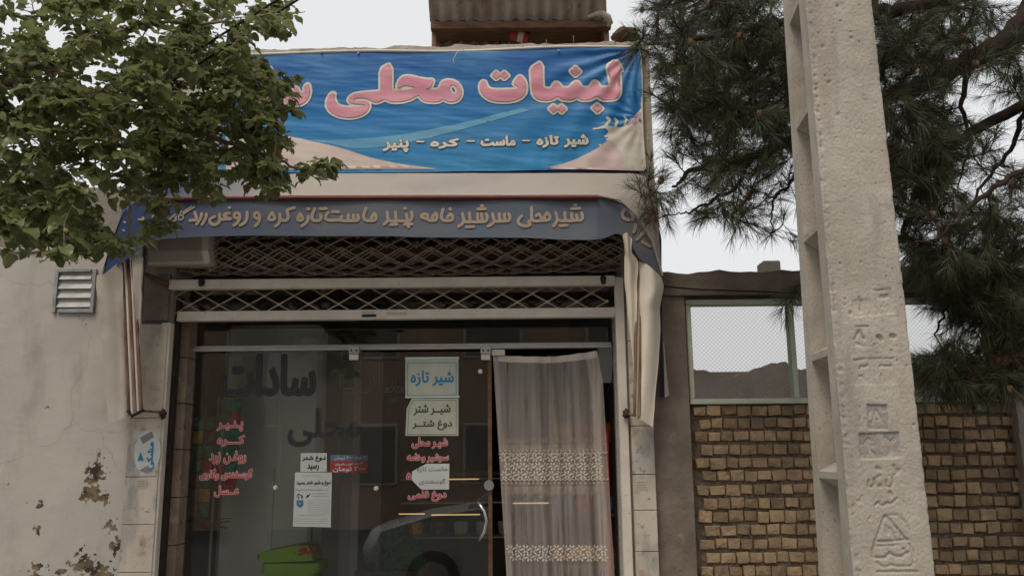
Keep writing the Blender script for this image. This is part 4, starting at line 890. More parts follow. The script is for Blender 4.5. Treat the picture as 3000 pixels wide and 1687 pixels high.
r1 = [(300, 585, -.10), (326, 490, -.12), (414, 474, -.14), (700, 470, -.15), (1000, 468, -.15), (1300, 467, -.15), (1510, 469, -.15), (1608, 488, -.13), (1650, 545, -.10), (1661, 630, -.08)]
r2 = [(254, 690, yv(254)), (318, 526, yv(318)), (408, 498, -.283), (700, 497, -.283), (1000, 496, -.283), (1300, 495, -.283), (1500, 495, -.283), (1582, 524, yv(1582)), (1640, 606, yv(1640)), (1666, 693, yv(1666))]
patch([r0, r1, r2], 160, 24, lambda u, v: np.array((0, 0.004 * fbm(u * 30, v * 3), 0.010 * math.sin(v * 3.14) * fbm(u * 6, v)))).build('canopy', MT['canopy'], aw)
t_ = [(254, 691, 0), (318, 528, 0), (408, 503, 0), (700, 502, 0), (1000, 501, 0), (1300, 500, 0), (1500, 500, 0), (1582, 528, 0), (1640, 608, 0), (1666, 694, 0)]
b_ = [(252, 695, 0), (328, 646, 0), (408, 602, 0), (700, 593, 0), (1000, 595, 0), (1300, 598, 0), (1490, 603, 0), (1562, 590, 0), (1612, 652, 0), (1666, 698, 0)]
m_ = [((a[0] + b[0]) / 2, (a[1] + b[1]) / 2, 0) for a, b in zip(t_, b_)]
fx = lambda L, d=0: [(x, y, yv(x) + d) for x, y, _ in L]
vb = patch([fx(t_), fx(m_, 0.004), fx(b_, 0.0)], 240, 20, lambda u, v: np.array((0, 0, 0.003 * v * v * fbm(u * 20, 1))))
vb.v = [(x, yv(px_of((x, -0.26, z))[0]), z) for x, y, z in vb.v]
vb.build('valance', MT['valance'], aw)
# red rod with the tan roll of cloth over it
B().tube([P(412, 500, -0.293), P(700, 498.5, -0.295), P(1100, 497.5, -0.295), P(1505, 496.5, -0.293)], 0.0105, 10).build('front_rod', MT['red_rod'], aw)
B().tube([P(640, 492.5, -0.290), P(1100, 491.5, -0.290), P(1500, 491, -0.287), P(1560, 503, -.27), P(1600, 540, -.235), P(1640, 603, -.205), P(1667, 693, -.165)], 0.006, 8).build('hem', MT['canvas'], aw)
# brush lettering
c4, c5, c6 = crop(1300, 570, 3.963), crop(860, 570, 5.152), crop(340, 560, 4.6)
S4 = [[(1600, 215), (1615, 270), (1590, 305), (1555, 300), (1540, 240)], [(1550, 300), (1510, 305), (1488, 280), (1485, 220)], [(1500, 305), (1460, 310), (1420, 305), (1408, 280), (1405, 210)], [(1415, 308), (1370, 310), (1320, 295), (1300, 210)], [(1320, 285), (1305, 330), (1275, 368)],
      [(1484, 166), (1580, 162)], [(1515, 125), (1535, 125)], [(1345, 364), (1432, 358)], [(1198, 212), (1235, 250), (1225, 300), (1180, 300), (1165, 262), (1198, 212)], [(1195, 303), (1060, 310)], [(1072, 252), (1105, 218), (1150, 303)], [(1075, 310), (1035, 308), (1020, 280), (1020, 150)],
      [(1025, 295), (975, 318), (1008, 345), (985, 366), (930, 370), (875, 350), (860, 310), (878, 275), (905, 250)], [(755, 225), (772, 270), (755, 310), (720, 310), (705, 270), (708, 225)], [(715, 310), (665, 315), (645, 280), (645, 225)], [(655, 314), (605, 314), (580, 290), (568, 222)], [(592, 300), (565, 345), (515, 368)],
      [(492, 225), (508, 270), (490, 316), (450, 316), (438, 225)], [(455, 318), (408, 320), (393, 290), (393, 225)], [(410, 320), (330, 322), (303, 300), (300, 215)], [(310, 322), (255, 322), (232, 295), (218, 220)], [(236, 310), (212, 350), (172, 372)], [(394, 172), (485, 168)], [(432, 132), (455, 132)], [(262, 378), (350, 375)]]
S5 = [[(2325, 345), (2370, 285), (2400, 330), (2402, 380), (2370, 396), (2260, 396), (2225, 350), (2255, 225)], [(2360, 218), (2368, 232)], [(2150, 280), (2172, 340), (2150, 388), (2110, 396), (2085, 350), (2150, 280)], [(2110, 396), (2050, 398), (2020, 370), (2020, 290), (1935, 310), (1925, 342), (1990, 365), (2040, 385)],
      [(1780, 265), (1795, 330), (1770, 395), (1720, 402), (1705, 300)], [(1715, 402), (1570, 404), (1545, 370), (1540, 265)], [(1550, 404), (1460, 404), (1425, 370), (1415, 270)], [(1432, 390), (1372, 450)], [(1676, 215), (1688, 215)], [(1465, 457), (1562, 450)], [(1672, 455), (1730, 445), (1790, 448)], [(1732, 482), (1742, 490)],
      [(1225, 285), (1250, 340), (1235, 392), (1190, 396), (1170, 355), (1225, 285)], [(1200, 398), (1085, 400), (1055, 340), (1075, 260), (1098, 212)], [(965, 310), (988, 355), (970, 396), (925, 396), (905, 350), (905, 312)], [(915, 398), (845, 400), (822, 350), (830, 310)], [(850, 400), (760, 398), (700, 388)], [(730, 340), (705, 380), (660, 390), (530, 394), (480, 365), (490, 320), (522, 275)], [(592, 260), (685, 265)],
      [(410, 310), (422, 355), (400, 396), (310, 400), (275, 360), (290, 290), (325, 215)], [(398, 216), (495, 216)], [(222, 330), (222, 388), (185, 440), (128, 478)], [(212, 220), (235, 222)], [(102, 290), (62, 365), (75, 392), (130, 394), (146, 365), (102, 290)]]
S6 = [[(2410, 225), (2298, 255), (2325, 330), (2315, 395), (2245, 400), (2212, 370), (2210, 312)], [(2215, 385), (2195, 440), (2152, 474)], [(2108, 288), (2055, 365), (2062, 390), (2130, 390), (2146, 365), (2108, 288)], [(1938, 372), (1885, 368), (1862, 330), (1880, 292), (1920, 292), (1942, 350), (1930, 420), (1880, 470)],
      [(1768, 285), (1772, 360), (1740, 430), (1675, 463)], [(1672, 372), (1610, 368), (1592, 330), (1622, 290), (1665, 305), (1672, 372), (1640, 430), (1592, 463)], [(1530, 300), (1462, 312), (1468, 350), (1545, 376)], [(1545, 378), (1410, 386)], [(1398, 312), (1406, 390), (1380, 440), (1320, 460), (1270, 430), (1265, 380), (1335, 345)], [(1528, 225), (1536, 228)],
      [(1222, 310), (1215, 370), (1162, 453)], [(1157, 305), (1150, 360), (1090, 448)], [(1065, 288), (1092, 365), (1080, 394), (1000, 396)]]
S6b = [[(885, 270), (850, 340), (848, 390), (895, 392), (915, 340), (875, 325)], [(910, 312), (1060, 215)], [(905, 290), (1020, 210)], [(822, 345), (795, 365), (822, 385), (800, 400), (760, 410)], [(690, 408), (800, 318)], [(660, 225), (735, 178)], [(300, 380), (345, 385), (365, 350), (385, 380), (345, 390)], [(490, 360), (530, 300)], [(500, 392), (560, 335), (600, 380)], [(100, 410), (130, 425)], [(90, 520), (115, 535)]]
S4b = [[(2095, 180), (2068, 230), (2085, 280), (2150, 296)], [(2172, 200), (2197, 250), (2192, 292)], [(2222, 345), (2226, 390), (2202, 438)], [(2240, 520), (2330, 432)], [(2305, 548), (2395, 600)]]
px_x = lambda x: CX + x * F_PX / 4.3
def Yval(x, z):
    q = px_of((x, -0.26, z)); return yv(q[0]) - 0.0045
def brush(S, c, r):
    out = []
    for s in S:
        out.append([(lambda p: (p.x, p.z))(P(*c(*q), yv(c(*q)[0]))) for q in s])
    strokes('lettering', out, r, Yval, MT['letter_tan'], aw, 0.03)
brush(S4, c4, 0.0078); brush(S5, c5, 0.0080); brush(S6, c6, 0.0078); brush(S6b, c6, 0.0038); brush(S4b, c4, 0.0085)
# hanging side cloths (pale underside, left pair darkened for tree shade) and the folded arms
wob = lambda s: (lambda u, v: np.array((0.004 * fbm(v * 5, s), 0.008 * math.sin(u * 7 + v * 2 + s), 0)))
patch([[(1600, 655, -.17), (1622, 662, -.19), (1645, 680, -.20), (1665, 696, -.16)], [(1600, 730, -.16), (1625, 745, -.20), (1650, 735, -.21), (1669, 730, -.15)], [(1601, 785, -.15), (1622, 785, -.19), (1645, 785, -.19), (1660, 782, -.15)],
       [(1601, 850, -.14), (1622, 850, -.18), (1645, 845, -.18), (1661, 840, -.14)], [(1598, 950, -.13), (1618, 950, -.16), (1640, 950, -.16), (1653, 946, -.13)], [(1598, 1045, -.12), (1612, 1055, -.14), (1630, 1066, -.14), (1642, 1074, -.12)]], 24, 60, wob(1)).build('side_cloth', MT['drape'], aw)
patch([[(1566, 591, -.25), (1578, 586, -.26), (1590, 600, -.25)], [(1572, 625, -.22), (1582, 640, -.24), (1590, 634, -.23)], [(1570, 662, -.20), (1588, 668, -.22), (1604, 660, -.20)], [(1573, 720, -.18), (1590, 724, -.20), (1603, 720, -.18)], [(1579, 790, -.17), (1592, 795, -.19), (1602, 790, -.17)], [(1588, 880, -.15), (1595, 884, -.165), (1601, 880, -.15)], [(1595, 968, -.13), (1597, 970, -.135), (1599, 968, -.13)]], 16, 60, wob(2)).build('side_cloth', MT['drape'], aw)
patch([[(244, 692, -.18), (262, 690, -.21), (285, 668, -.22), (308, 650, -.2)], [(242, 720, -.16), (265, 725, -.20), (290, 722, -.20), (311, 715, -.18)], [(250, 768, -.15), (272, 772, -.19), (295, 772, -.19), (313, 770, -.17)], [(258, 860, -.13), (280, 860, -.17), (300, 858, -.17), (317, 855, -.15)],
       [(266, 970, -.12), (288, 970, -.15), (305, 968, -.15), (321, 965, -.14)], [(275, 1065, -.11), (290, 1058, -.14), (308, 1054, -.14), (326, 1048, -.13)]], 24, 60, wob(3)).build('side_cloth', MT['canvas'], aw)  # darker cloth colour paints in the tree's shade on the left
patch([[(330, 636, -.2), (345, 640, -.22), (362, 648, -.2)], [(336, 690, -.19), (348, 700, -.21), (361, 705, -.19)], [(340, 760, -.18), (350, 765, -.19), (358, 768, -.18)], [(344, 850, -.16), (350, 852, -.165), (354, 852, -.16)], [(347, 918, -.15), (348, 920, -.15), (350, 920, -.15)]], 14, 50, wob(4)).build('side_cloth', MT['canvas'], aw)  # tree shade put into the colour here too
patch([[(1656, 560, -.006), (1664, 600, -.01)], [(1661, 850, -.02), (1666, 850, .01)], [(1660, 1000, -.02), (1672, 998, .015)]], 8, 30).build('back_flap', MT['navy'], aw)
patch([[(1668, 858, .01), (1671, 860, .012)], [(1671, 925, .01), (1676, 925, .014)], [(1672, 1000, .01), (1683, 994, .016)]], 4, 20).build('flap_edge', MT['canvas'], aw)
for i, (a, b, m, r) in enumerate([((308, 652), (324, 1034), 'rust', .006), ((316, 648), (333, 1044), 'cream', .005), ((322, 645), (340, 1040), 'rust', .0065), ((331, 650), (348, 1034), 'white_metal', .005), ((338, 655), (356, 1030), 'rust', .006),
                                  ((1603, 655), (1596, 1046), 'rust', .006), ((1610, 652), (1602, 1050), 'letter_tan', .0055), ((1617, 660), (1608, 1046), 'rust', .006)]):
    B().tube([P(*a, -.165), P((a[0] + b[0]) / 2, (a[1] + b[1]) / 2, -.165), P(*b, -.15)], r * 1.3, 8).build('folded_arm', MT[m], aw)
B().tube([P(322, 1032, -.155), P(332, 1046, -.155), P(350, 1036, -.15), P(362, 1030, -.14)], .009, 8).build('arm_joint', MT['grease'], aw)
B().tube([P(360, 1033, -.14), P(405, 1036, -.02)], .007, 8).build('wall_bracket', MT['rust'], aw); B().tube([P(1604, 1046, -.14), P(1578, 1040, -.02)], .007, 8).build('wall_bracket', MT['rust'], aw)
B().tube([P(362, 690, -.05), P(425, 715, -.02)], .014, 8).build('wall_bracket', MT['wood_dark'], aw)
# ------------------------------------------------------------------ sheer curtain in the doorway
YC = 0.185
cu = thing('sheer_curtain', (P(1390, 1449, YC).x, YC, 0.05), 'sheer white lace curtain with flower bands hanging in the open doorway', 'curtain')
def cur(u, v):
    py = 888 + v * (1830 - 888); l = 1240 + (py - 895) * 0.062 if py > 895 else 1240; r = 1500 + 16 * min(1, max(0, (py - 885) / 80)) + max(0, py - 965) * 0.062
    px = l + (r - l) * u; py2 = py + (1 - v) ** 8 * 10 * math.sin(math.pi * u) + (3 - 8 * u) * (1 - v) ** 6
    y = YC + 0.014 * math.sin(u * 44 + 1.6 * math.sin(v * 2.2) + 2 * fbm(u * 3, v)) * (0.45 + 0.55 * min(1, v * 3)) + 0.012 * math.sin(u * 13 + v)
    if u > 0.9: y -= (u - 0.9) * 0.25
    p = P(px, py2, YC); return Vector((p.x, y, p.z))
B().grid(lambda u, v: tuple(cur(u, v)), 190, 60).build('curtain_cloth', MT['sheer'], cu)
def cstrip(u0, u1, v0, v1, name, m, off=-0.003, n=(190, 4)): return B().grid(lambda u, v: tuple(cur(u0 + (u1 - u0) * u, v0 + (v1 - v0) * v) + Vector((0, off, 0))), *n).build(name, MT[m], cu)
vof = lambda py: (py - 888) / (1830 - 888)
cstrip(0, 1, 0.0, 0.018, 'heading', 'lace'); cstrip(0.885, 1, 0.0, 1.0, 'side_hem', 'sheer', -.004, (16, 60)); cstrip(0, 0.05, 0.0, 1.0, 'side_hem', 'sheer', -.004, (8, 60))
cstrip(0, 1, vof(1112), vof(1235), 'lace_band', 'lace_band'); cstrip(0, 1, vof(1120), vof(1132), 'lace_band', 'lace_band', -.005); cstrip(0, 1, vof(1222), vof(1240), 'lace_band', 'lace_band', -.005)
lc = B()
def petal(b, u, v, a, L):
    k = 0.46 / 0.6                                       # u step per v step for a round flower
    for s in range(1):
        du, dv = math.cos(a), math.sin(a); pu, pv = -dv, du; sx, sv = L / 0.60, L / 1.95
        pts = [(0.18, 0), (0.55, 0.2), (0.85, 0.17), (1, 0), (0.85, -0.17), (0.55, -0.2)]
        b.add([cur(min(1, max(0, u + (du * x + pu * y) * sx)), v + (dv * x + pv * y) * sv) + Vector((0, -.006, 0)) for x, y in pts], [(0, 1, 2, 3, 4, 5)])
def flower_row(py, n, u0, L):
    for i in range(n):
        u = u0 + i * (0.98 - u0) / n
        for k in range(6): petal(lc, u, vof(py), k * math.pi / 3 + (0.3 if i % 2 else 0), L)
for py, n, u0 in ((1150, 13, 0.04), (1172, 13, 0.075), (1193, 13, 0.04)): flower_row(py, n, u0, 0.024)
for py, n, u0 in ((1380, 13, 0.05), (1400, 13, 0.085)): flower_row(py, n, u0, 0.025)
for py in (1140, 1206):
    lc.tube([cur(u, vof(py) + 0.0022 * math.sin(u * 150)) + Vector((0, -.006, 0)) for u in np.linspace(0, 1, 220)], 0.0028, 4)
    for i in range(24):
        u = 0.02 + i / 25; s = -1 if py < 1170 else 1
        lc.tube([cur(min(1, u + 0.011 * (1 - k / 9) * math.cos(k * 0.9)), vof(py + s * 8) + 0.0042 * (1 - k / 10) * math.sin(k * 0.9)) + Vector((0, -.006, 0)) for k in range(8)], 0.0018, 4)
lc.build('lace_pattern', MT['lace'], cu, kind='stuff')
rf = random.Random(3); fr_ = B()
for py, s in ((1112, -1), (1237, 1)):
    for i in range(150):
        u = i / 150; h = rf.uniform(3, 16); a, b = cur(u, vof(py)), cur(u, vof(py + s * h)); fr_.tube([a + Vector((0, -.005, 0)), b + Vector((0, -.005, 0))], 0.0011, 3, cap=False)
fr_.build('fringe_threads', MT['sheer'], cu, kind='stuff')
# ================================================================== INSIDE THE SHOP
def prop(name, base, label, cat, group=None): return thing(name, base, label, cat, group)
# tall white refrigerator
fr = prop('refrigerator', P(690, 1449, .9), 'tall white refrigerator cabinet standing behind the left glass panes', 'refrigerator')
fr.location.z = 0.02
X0, X1 = P(553, 1100, .62).x, P(806, 1100, .62).x; zf = P(680, 812, .62).z
B().box((X0, .68, 0.05), (X1, 1.3, zf), 0.05).build('cabinet', MT['fridge'], fr)
B().box((X0 + 0.004, .62, 0.75), (X1 - 0.004, .675, zf - 0.01), 0.03).build('door', MT['fridge'], fr); B().box((X0 + 0.004, .62, 0.1), (X1 - 0.004, .675, 0.74), 0.02).build('door', MT['fridge'], fr)
B().box((X1 - 0.05, 0.585, 1.0), (X1 - 0.025, 0.618, 1.5), 0.006).build('handle', MT['alu'], fr)
# grey partition panel and dark shelf behind
B().box((P(820, 1100, 1.6).x, 1.6, 0.02), (P(905, 1100, 1.6).x, 1.64, 2.3), 0.005).build('panel', MT['fridge'], label='plain pale panel standing just right of the refrigerator', cat='panel')
# hanging strips of snack packets
cols = [('packet_green', (0.03, 0.16, 0.06)), ('packet_red', (0.42, 0.03, 0.03)), ('packet_yellow', (0.55, 0.33, 0.04)), ('packet_teal', (0.03, 0.22, 0.16)), ('packet_brown', (0.16, 0.07, 0.035))]
for n_, c in cols: MT[n_] = mat(n_, c, tuple(min(1, q * 1.7 + 0.03) for q in c), 30, rough=0.3)
rp = random.Random(11)
def packet(x, y, z, w_, h_, m, par):
    def fn(u, v): return (x + (u - .5) * w_, y - 0.012 * math.sin(math.pi * u) * math.sin(math.pi * v) + 0.003 * rp.uniform(-1, 1), z + (v - .5) * h_ + 0.004 * math.sin(u * 9))
    b = B().grid(fn, 6, 6); b.grid(lambda u, v: (x + (u - .5) * w_, y + 0.004, z + (v - .5) * h_), 1, 1, flip=True); return b.build('packet', MT[m], par)
for si, (px, py0, py1, lab) in enumerate(((515, 1046, 1300, 'hanging strip of green and gold snack packets by the left door jamb'), (580, 1005, 1230, 'hanging strip of mixed coloured snack packets nearest the refrigerator'))):
    a, b = P(px, py0, .42), P(px, py1, .42); st_ = prop('packet_strip', b, lab, 'packets', 'snack packet strips'); n_ = 7
    B().box((a.x - .004, .43, b.z), (a.x + .004, .433, a.z + .25)).build('hanging_tape', MT['plastic_bag'], st_)
    for i in range(n_):
        for s in (-1, 1): packet(a.x + s * .032, .42 - .006 * i % 2, a.z + (b.z - a.z) * (i + .5) / n_, .06, .07, rp.choice([c[0] for c in cols]), st_)
# wire stand with hooks
stn = prop('wire_stand', P(538, 1449, .5), 'thin metal stand with bare wire hooks behind the left pane', 'stand'); stn.location.z = 0.02
q = P(536, 1250, .5)
B().tube([(q.x, .5, 0.03), (q.x, .5, 1.9)], .008, 8).build('post', MT['alu'], stn)
B().tube([(q.x - .12, .5, 0.03), (q.x + .12, .5, 0.03)], .01, 8).build('foot', MT['alu'], stn)
for i in range(7):
    z = q.z - .16 + .02 * rp.random(); B().tube([(q.x, .5, z), (q.x + rp.uniform(-.12, .16), .5 - rp.uniform(.02, .1), z + rp.uniform(-.02, .03)), (q.x + rp.uniform(-.16, .2), .42, z + rp.uniform(-.03, .04))], .0025, 5).build('hook', MT['wood_dark'], stn)
# white lamp cylinder hanging inside the jamb
q = P(478, 940, .35); B().tube([q + Vector((0, 0, .14)), q + Vector((0, 0, .03)), q + Vector((0, 0, .025)), q + Vector((0, 0, -.06))], [.010, .012, .018, .018], 14).build('lamp_tube', MT['fridge'], label='white cylinder with a cord hanging just inside the left jamb', cat='lamp')
# lime green bin
gb = prop('green_bin', P(722, 1449, .4), 'lime green plastic wheelie bin with its lid tilted behind the glass', 'bin'); gb.location.z = 0.02
a, b = P(662, 1418, .33), P(797, 1418, .33); zt = P(722, 1416, .33).z
def ringbox(x0, x1, y0, y1, z, r=.04, n=6):
    o = []
    for cx, cy, a0 in ((x1 - r, y1 - r, 0), (x0 + r, y1 - r, 90), (x0 + r, y0 + r, 180), (x1 - r, y0 + r, 270)):
        o += [(cx + r * math.cos(R(a0 + 90 * k / (n - 1))), cy + r * math.sin(R(a0 + 90 * k / (n - 1))), z) for k in range(n)]
    return o
def stack(rings, m, name, par, capped=True):
    b = B(); n = len(rings[0]); v = sum(rings, []); f = []
    for k in range(len(rings) - 1): f += [(k * n + i, k * n + (i + 1) % n, k * n + n + (i + 1) % n, k * n + n + i) for i in range(n)]
    b.add(v, f, True)
    if capped: b.add(rings[0], [tuple(range(n - 1, -1, -1))]); b.add(rings[-1], [tuple(range(n))])
    return b.build(name, MT[m], par)
stack([ringbox(a.x + .06, b.x - .06, .35, .54, .06), ringbox(a.x + .01, b.x - .01, .33, .58, zt - .06), ringbox(a.x + .01, b.x - .01, .33, .58, zt - .05)], 'bin_green', 'bin_body', gb)
stack([ringbox(a.x - .012, b.x + .012, .318, .592, zt - .05), ringbox(a.x - .012, b.x + .012, .318, .592, zt)], 'bin_green', 'rim', gb)
lid = [(a.x - .03, zt + .02), (a.x - .02, zt + .055), (a.x + .03, zt + .065), (a.x + .15, zt + .085), (b.x - .05, zt + .09), (b.x - .02, zt + .012), (a.x + .02, zt + .004)]
k = len(lid); B().add([(x, .33, z) for x, z in lid] + [(x, .58, z) for x, z in lid], [tuple(range(k - 1, -1, -1)), tuple(range(k, 2 * k))] + [(i, (i + 1) % k, k + (i + 1) % k, k + i) for i in range(k)]).build('lid', MT['bin_green'], gb)
B().tube([(a.x - .02, .34, zt + .035), (a.x - .02, .57, zt + .035)], .016, 10).build('hinge_bar', MT['grease'], gb)
for y in (.37, .48): B().tube([(a.x + .03, y, .075), (a.x + .03, y + .04, .075)], .055, 16).build('wheel', MT['rubber'], gb)
lump(P(765, 1386, .36), .05, .04, .028, .6, 4.0).build('red_bag', MT['packet_red'], label='crumpled red packet lying on the green bin lid', cat='packet')
# crate of fresh herbs
hb = prop('herb_crate', P(985, 1449, .5), 'dark crate heaped with leafy green herbs behind the sliding door', 'herbs'); hb.location.z = 0.02
hx0, hx1 = P(900, 1400, .45).x, P(1070, 1400, .45).x; hz = P(985, 1430, .45).z
stack([ringbox(hx0 + .03, hx1 - .03, .37, .66, .03, .02), ringbox(hx0, hx1, .34, .70, hz, .02)], 'room_dark', 'crate', hb)
hv, hf_ = [], []
for i in range(2600):
    t = rp.random() * 2 * math.pi; r_ = math.sqrt(rp.random()); x = (hx0 + hx1) / 2 + r_ * math.cos(t) * (hx1 - hx0) * .5; y = .52 + r_ * math.sin(t) * .17; z = hz + (1 - r_ * r_) * .24 * rp.random() ** .5
    s = rp.uniform(.010, .022); d = Vector((rp.gauss(0, 1), rp.gauss(0, 1), rp.gauss(0, 1))).normalized(); e = d.orthogonal().normalized(); c_ = Vector((x, y, z)); o = len(hv)
    hv += [tuple(c_ - d * s), tuple(c_ + e * s * .6), tuple(c_ + d * s), tuple(c_ - e * s * .6)]; hf_.append((o, o + 1, o + 2, o + 3))
mesh_obj('herb_leaves', hv, hf_, MT['herb'], hb, kind='stuff')
# glazed display counter with lit shelves
dc = prop('display_counter', P(1300, 1449, 1.7), 'dark display counter with thin golden lit shelf edges deep inside the shop', 'counter'); dc.location.z = 0.02
dx0, dx1 = P(1000, 1300, 1.9).x, P(1560, 1300, 1.9).x - .05
zA, zB_ = P(1200, 1195, 1.9).z, P(1200, 1340, 1.9).z
B().box((dx0, 1.95, .05), (dx1, 2.5, zB_ - .05), .01).build('base', MT['room_dark'], dc); B().box((dx0, 1.9, zA), (dx1, 2.5, zA + .03), .004).build('top', MT['wood_dark'], dc)
B().box((dx0, 2.46, zB_ - .048), (dx1, 2.5, zA - .002)).build('back', MT['room_dark'], dc)
for z in (zA - .03, (zA + zB_) / 2, zB_ - .045): B().box((dx0 + .01, 2.0, z), (dx1 - .01, 2.45, z + .01)).build('shelf', MT['alu'], dc)
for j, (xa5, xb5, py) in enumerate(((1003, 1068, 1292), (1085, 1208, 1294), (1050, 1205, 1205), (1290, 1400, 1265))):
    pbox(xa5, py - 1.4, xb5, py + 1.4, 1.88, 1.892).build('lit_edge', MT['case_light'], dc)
for i in range(9):
    x = dx0 + .1 + i * (dx1 - dx0 - .2) / 8
    stack([[(x + r_ * math.cos(t * .6283), 2.2 + r_ * math.sin(t * .6283), z) for t in range(10)] for r_, z in ((.05, zB_ - .03), (.06, zB_ + .05), (.055, zB_ + .06))], rp.choice(['cream', 'packet_brown', 'packet_yellow']), 'food_tub', dc)
# shelves of goods seen through the curtain
gs = prop('goods_shelf', P(1460, 1449, .9), 'stepped shelf of orange, blue and red packets dimly seen through the curtain', 'shelf'); gs.location.z = 0.02
gx0, gx1 = P(1385, 1200, .8).x, P(1555, 1200, .8).x
for zz, cset in ((P(1450, 1105, .8).z, ['packet_yellow', 'packet_red', 'orange']), (P(1450, 1290, .8).z, ['blue', 'packet_red', 'blue']), (P(1450, 1420, .8).z, ['orange', 'packet_yellow', 'orange'])):
    B().box((gx0, .75, zz - .02), (gx1, 1.1, zz), .003).build('shelf_board', MT['wood_dark'], gs)
    for i in range(6):
        m = cset[(i * 2) // 4 % 3]; MT.setdefault('orange', mat('orange_pack', (.62, .20, .03), (.5, .13, .02), 40, rough=.35)); MT.setdefault('blue', mat('blue_pack', (.06, .13, .30), (.10, .2, .36), 40, rough=.35))
        x = gx0 + .03 + i * (gx1 - gx0 - .04) / 6; lump((x + .02, .84, zz + .05), .035, .03, .055, .35, i + zz * 9, n=6).build('packet', MT[m], gs)
B().box((gx0 + .01, 1.1, .05), (gx1, 1.12, 2.2)).build('back_board', MT['room_dark'], gs)
for x in (gx0, gx1 - .02): B().box((x, 1.08, .03), (x + .02, 1.098, 2.2)).build('upright', MT['wood_dark'], gs)
B().box((P(1524, 1300, .33).x, .33, .02), (P(1537, 1300, .33).x, .36, P(1530, 1088, .33).z), .004).build('red_post', MT['packet_red'], label='red painted board edge just right of the lace curtain', cat='board')
B().box((P(1506, 920, .5).x, .5, P(1520, 962, .5).z), (P(1550, 920, .5).x, .53, P(1520, 872, .5).z), .004).build('wall_box', MT['fridge'], label='white electrical box on the inner wall above the curtain end', cat='box')
B().tube([P(1541, 880, .36), P(1543, 915, .36), P(1540, 960, .36), P(1528, 985, .36)], .004, 6).build('cord', MT['grease'], label='dark cord hanging beside the white electrical box', cat='cord')
# ================================================================== STREET SIDE
# ------------------------------------------------------------------ concrete power pole
PY0, PY1 = -1.5, -1.16
def edge(pa, pb, Y):
    a, b = P(*pa, Y), P(*pb, Y); return lambda z: a.x + (b.x - a.x) * (z - a.z) / (b.z - a.z)
eL = edge((2027, 0), (2148, 1449), PY0); eR = edge((2193, 0), (2354, 1449), PY0); eB = edge((1969, 0), (2061, 1449), PY1)
ZT = 7.0
pole = thing('power_pole', ((eL(1) + eR(1)) / 2, (PY0 + PY1) / 2, 0), 'tapered concrete power pole with side recesses and stamped marks on its front face', 'pole')
def px2uz(c, x, y):
    p = P(*c(x, y), PY0); return ((p.x - eL(p.z)) / (eR(p.z) - eL(p.z)), p.z)
c7, c9 = crop(2430, 830, 3.915), crop(2430, 1180, 2.8575)
grooves = []                                             # (points in metres on the face, radius, depth)
def G(c, pts, r, d): grooves.append(([P(*c(*p), PY0) for p in pts], r, d))
plates = []
def PL(c, pts, d): plates.append(([P(*c(*p), PY0) for p in pts], d))
PL(c7, [(270, 385), (490, 372), (470, 180), (255, 190)], .0025); PL(c7, [(545, 360), (760, 342), (705, 62), (520, 75)], .003); PL(c7, [(290, 735), (470, 725), (455, 488), (300, 490)], .0025); PL(c7, [(290, 1165), (770, 1155), (735, 860), (280, 875)], .002)
PL(c9, [(325, 222), (490, 225), (485, 15), (315, 12)], .006); PL(c9, [(262, 472), (605, 455), (582, 242), (245, 255)], .006)
G(c7, [(340, 165), (365, 215), (365, 315)], .008, .006); G(c7, [(600, 145), (620, 160), (665, 140)], .009, .008); G(c7, [(592, 165), (600, 200), (640, 290)], .007, .004); G(c7, [(238, 330), (240, 360)], .008, .007)
G(c7, [(290, 640), (345, 545), (400, 640)], .008, .007); G(c7, [(300, 680), (350, 700), (400, 720)], .005, .004); G(c7, [(565, 615), (590, 640)], .013, .011); G(c7, [(715, 605), (740, 610)], .013, .011)
G(c7, [(350, 980), (370, 945), (400, 960), (440, 935)], .006, .006); G(c7, [(350, 1065), (380, 1060), (400, 1100)], .006, .005); G(c7, [(575, 960), (600, 940), (650, 950), (715, 940)], .006, .006); G(c7, [(598, 1040), (600, 1100)], .005, .006)
G(c7, [(310, 490), (450, 488)], .004, .005); G(c7, [(285, 875), (490, 858), (738, 860)], .004, .005); G(c7, [(505, 75), (700, 62)], .0035, .003)
G(c9, [(370, 165), (398, 65), (440, 150), (400, 145)], .006, .006); G(c9, [(330, 305), (305, 345), (330, 350), (345, 400)], .008, .006); G(c9, [(470, 300), (515, 345), (550, 300)], .008, .007); G(c9, [(515, 345), (515, 420)], .007, .005)
G(c9, [(330, 650), (325, 690), (355, 705), (385, 675), (375, 640)], .007, .006); G(c9, [(400, 545), (425, 555)], .01, .006); G(c9, [(395, 625), (425, 605)], .006, .005); G(c9, [(423, 690), (428, 694)], .010, .007)
G(c9, [(480, 650), (478, 690), (510, 705), (535, 670), (530, 630)], .007, .006); G(c9, [(540, 530), (560, 570), (585, 560)], .009, .006); G(c9, [(540, 605), (580, 580)], .006, .005)
G(c9, [(380, 858), (420, 825), (430, 855), (470, 850), (485, 830), (500, 850), (540, 825), (562, 795)], .006, .006); G(c9, [(510, 750), (520, 770)], .011, .006)
for s in ([(460, 945), (385, 1155)], [(475, 945), (650, 1150)], [(385, 1160), (655, 1145)]): G(c9, s, .006, .007)
G(c9, [(475, 1030), (490, 1090), (510, 1050), (535, 1120), (545, 1130)], .008, .005); G(c9, [(465, 940), (570, 935), (640, 1000), (668, 1070)], .004, .004); G(c9, [(350, 945), (320, 980), (345, 1060), (375, 1110)], .004, .003)
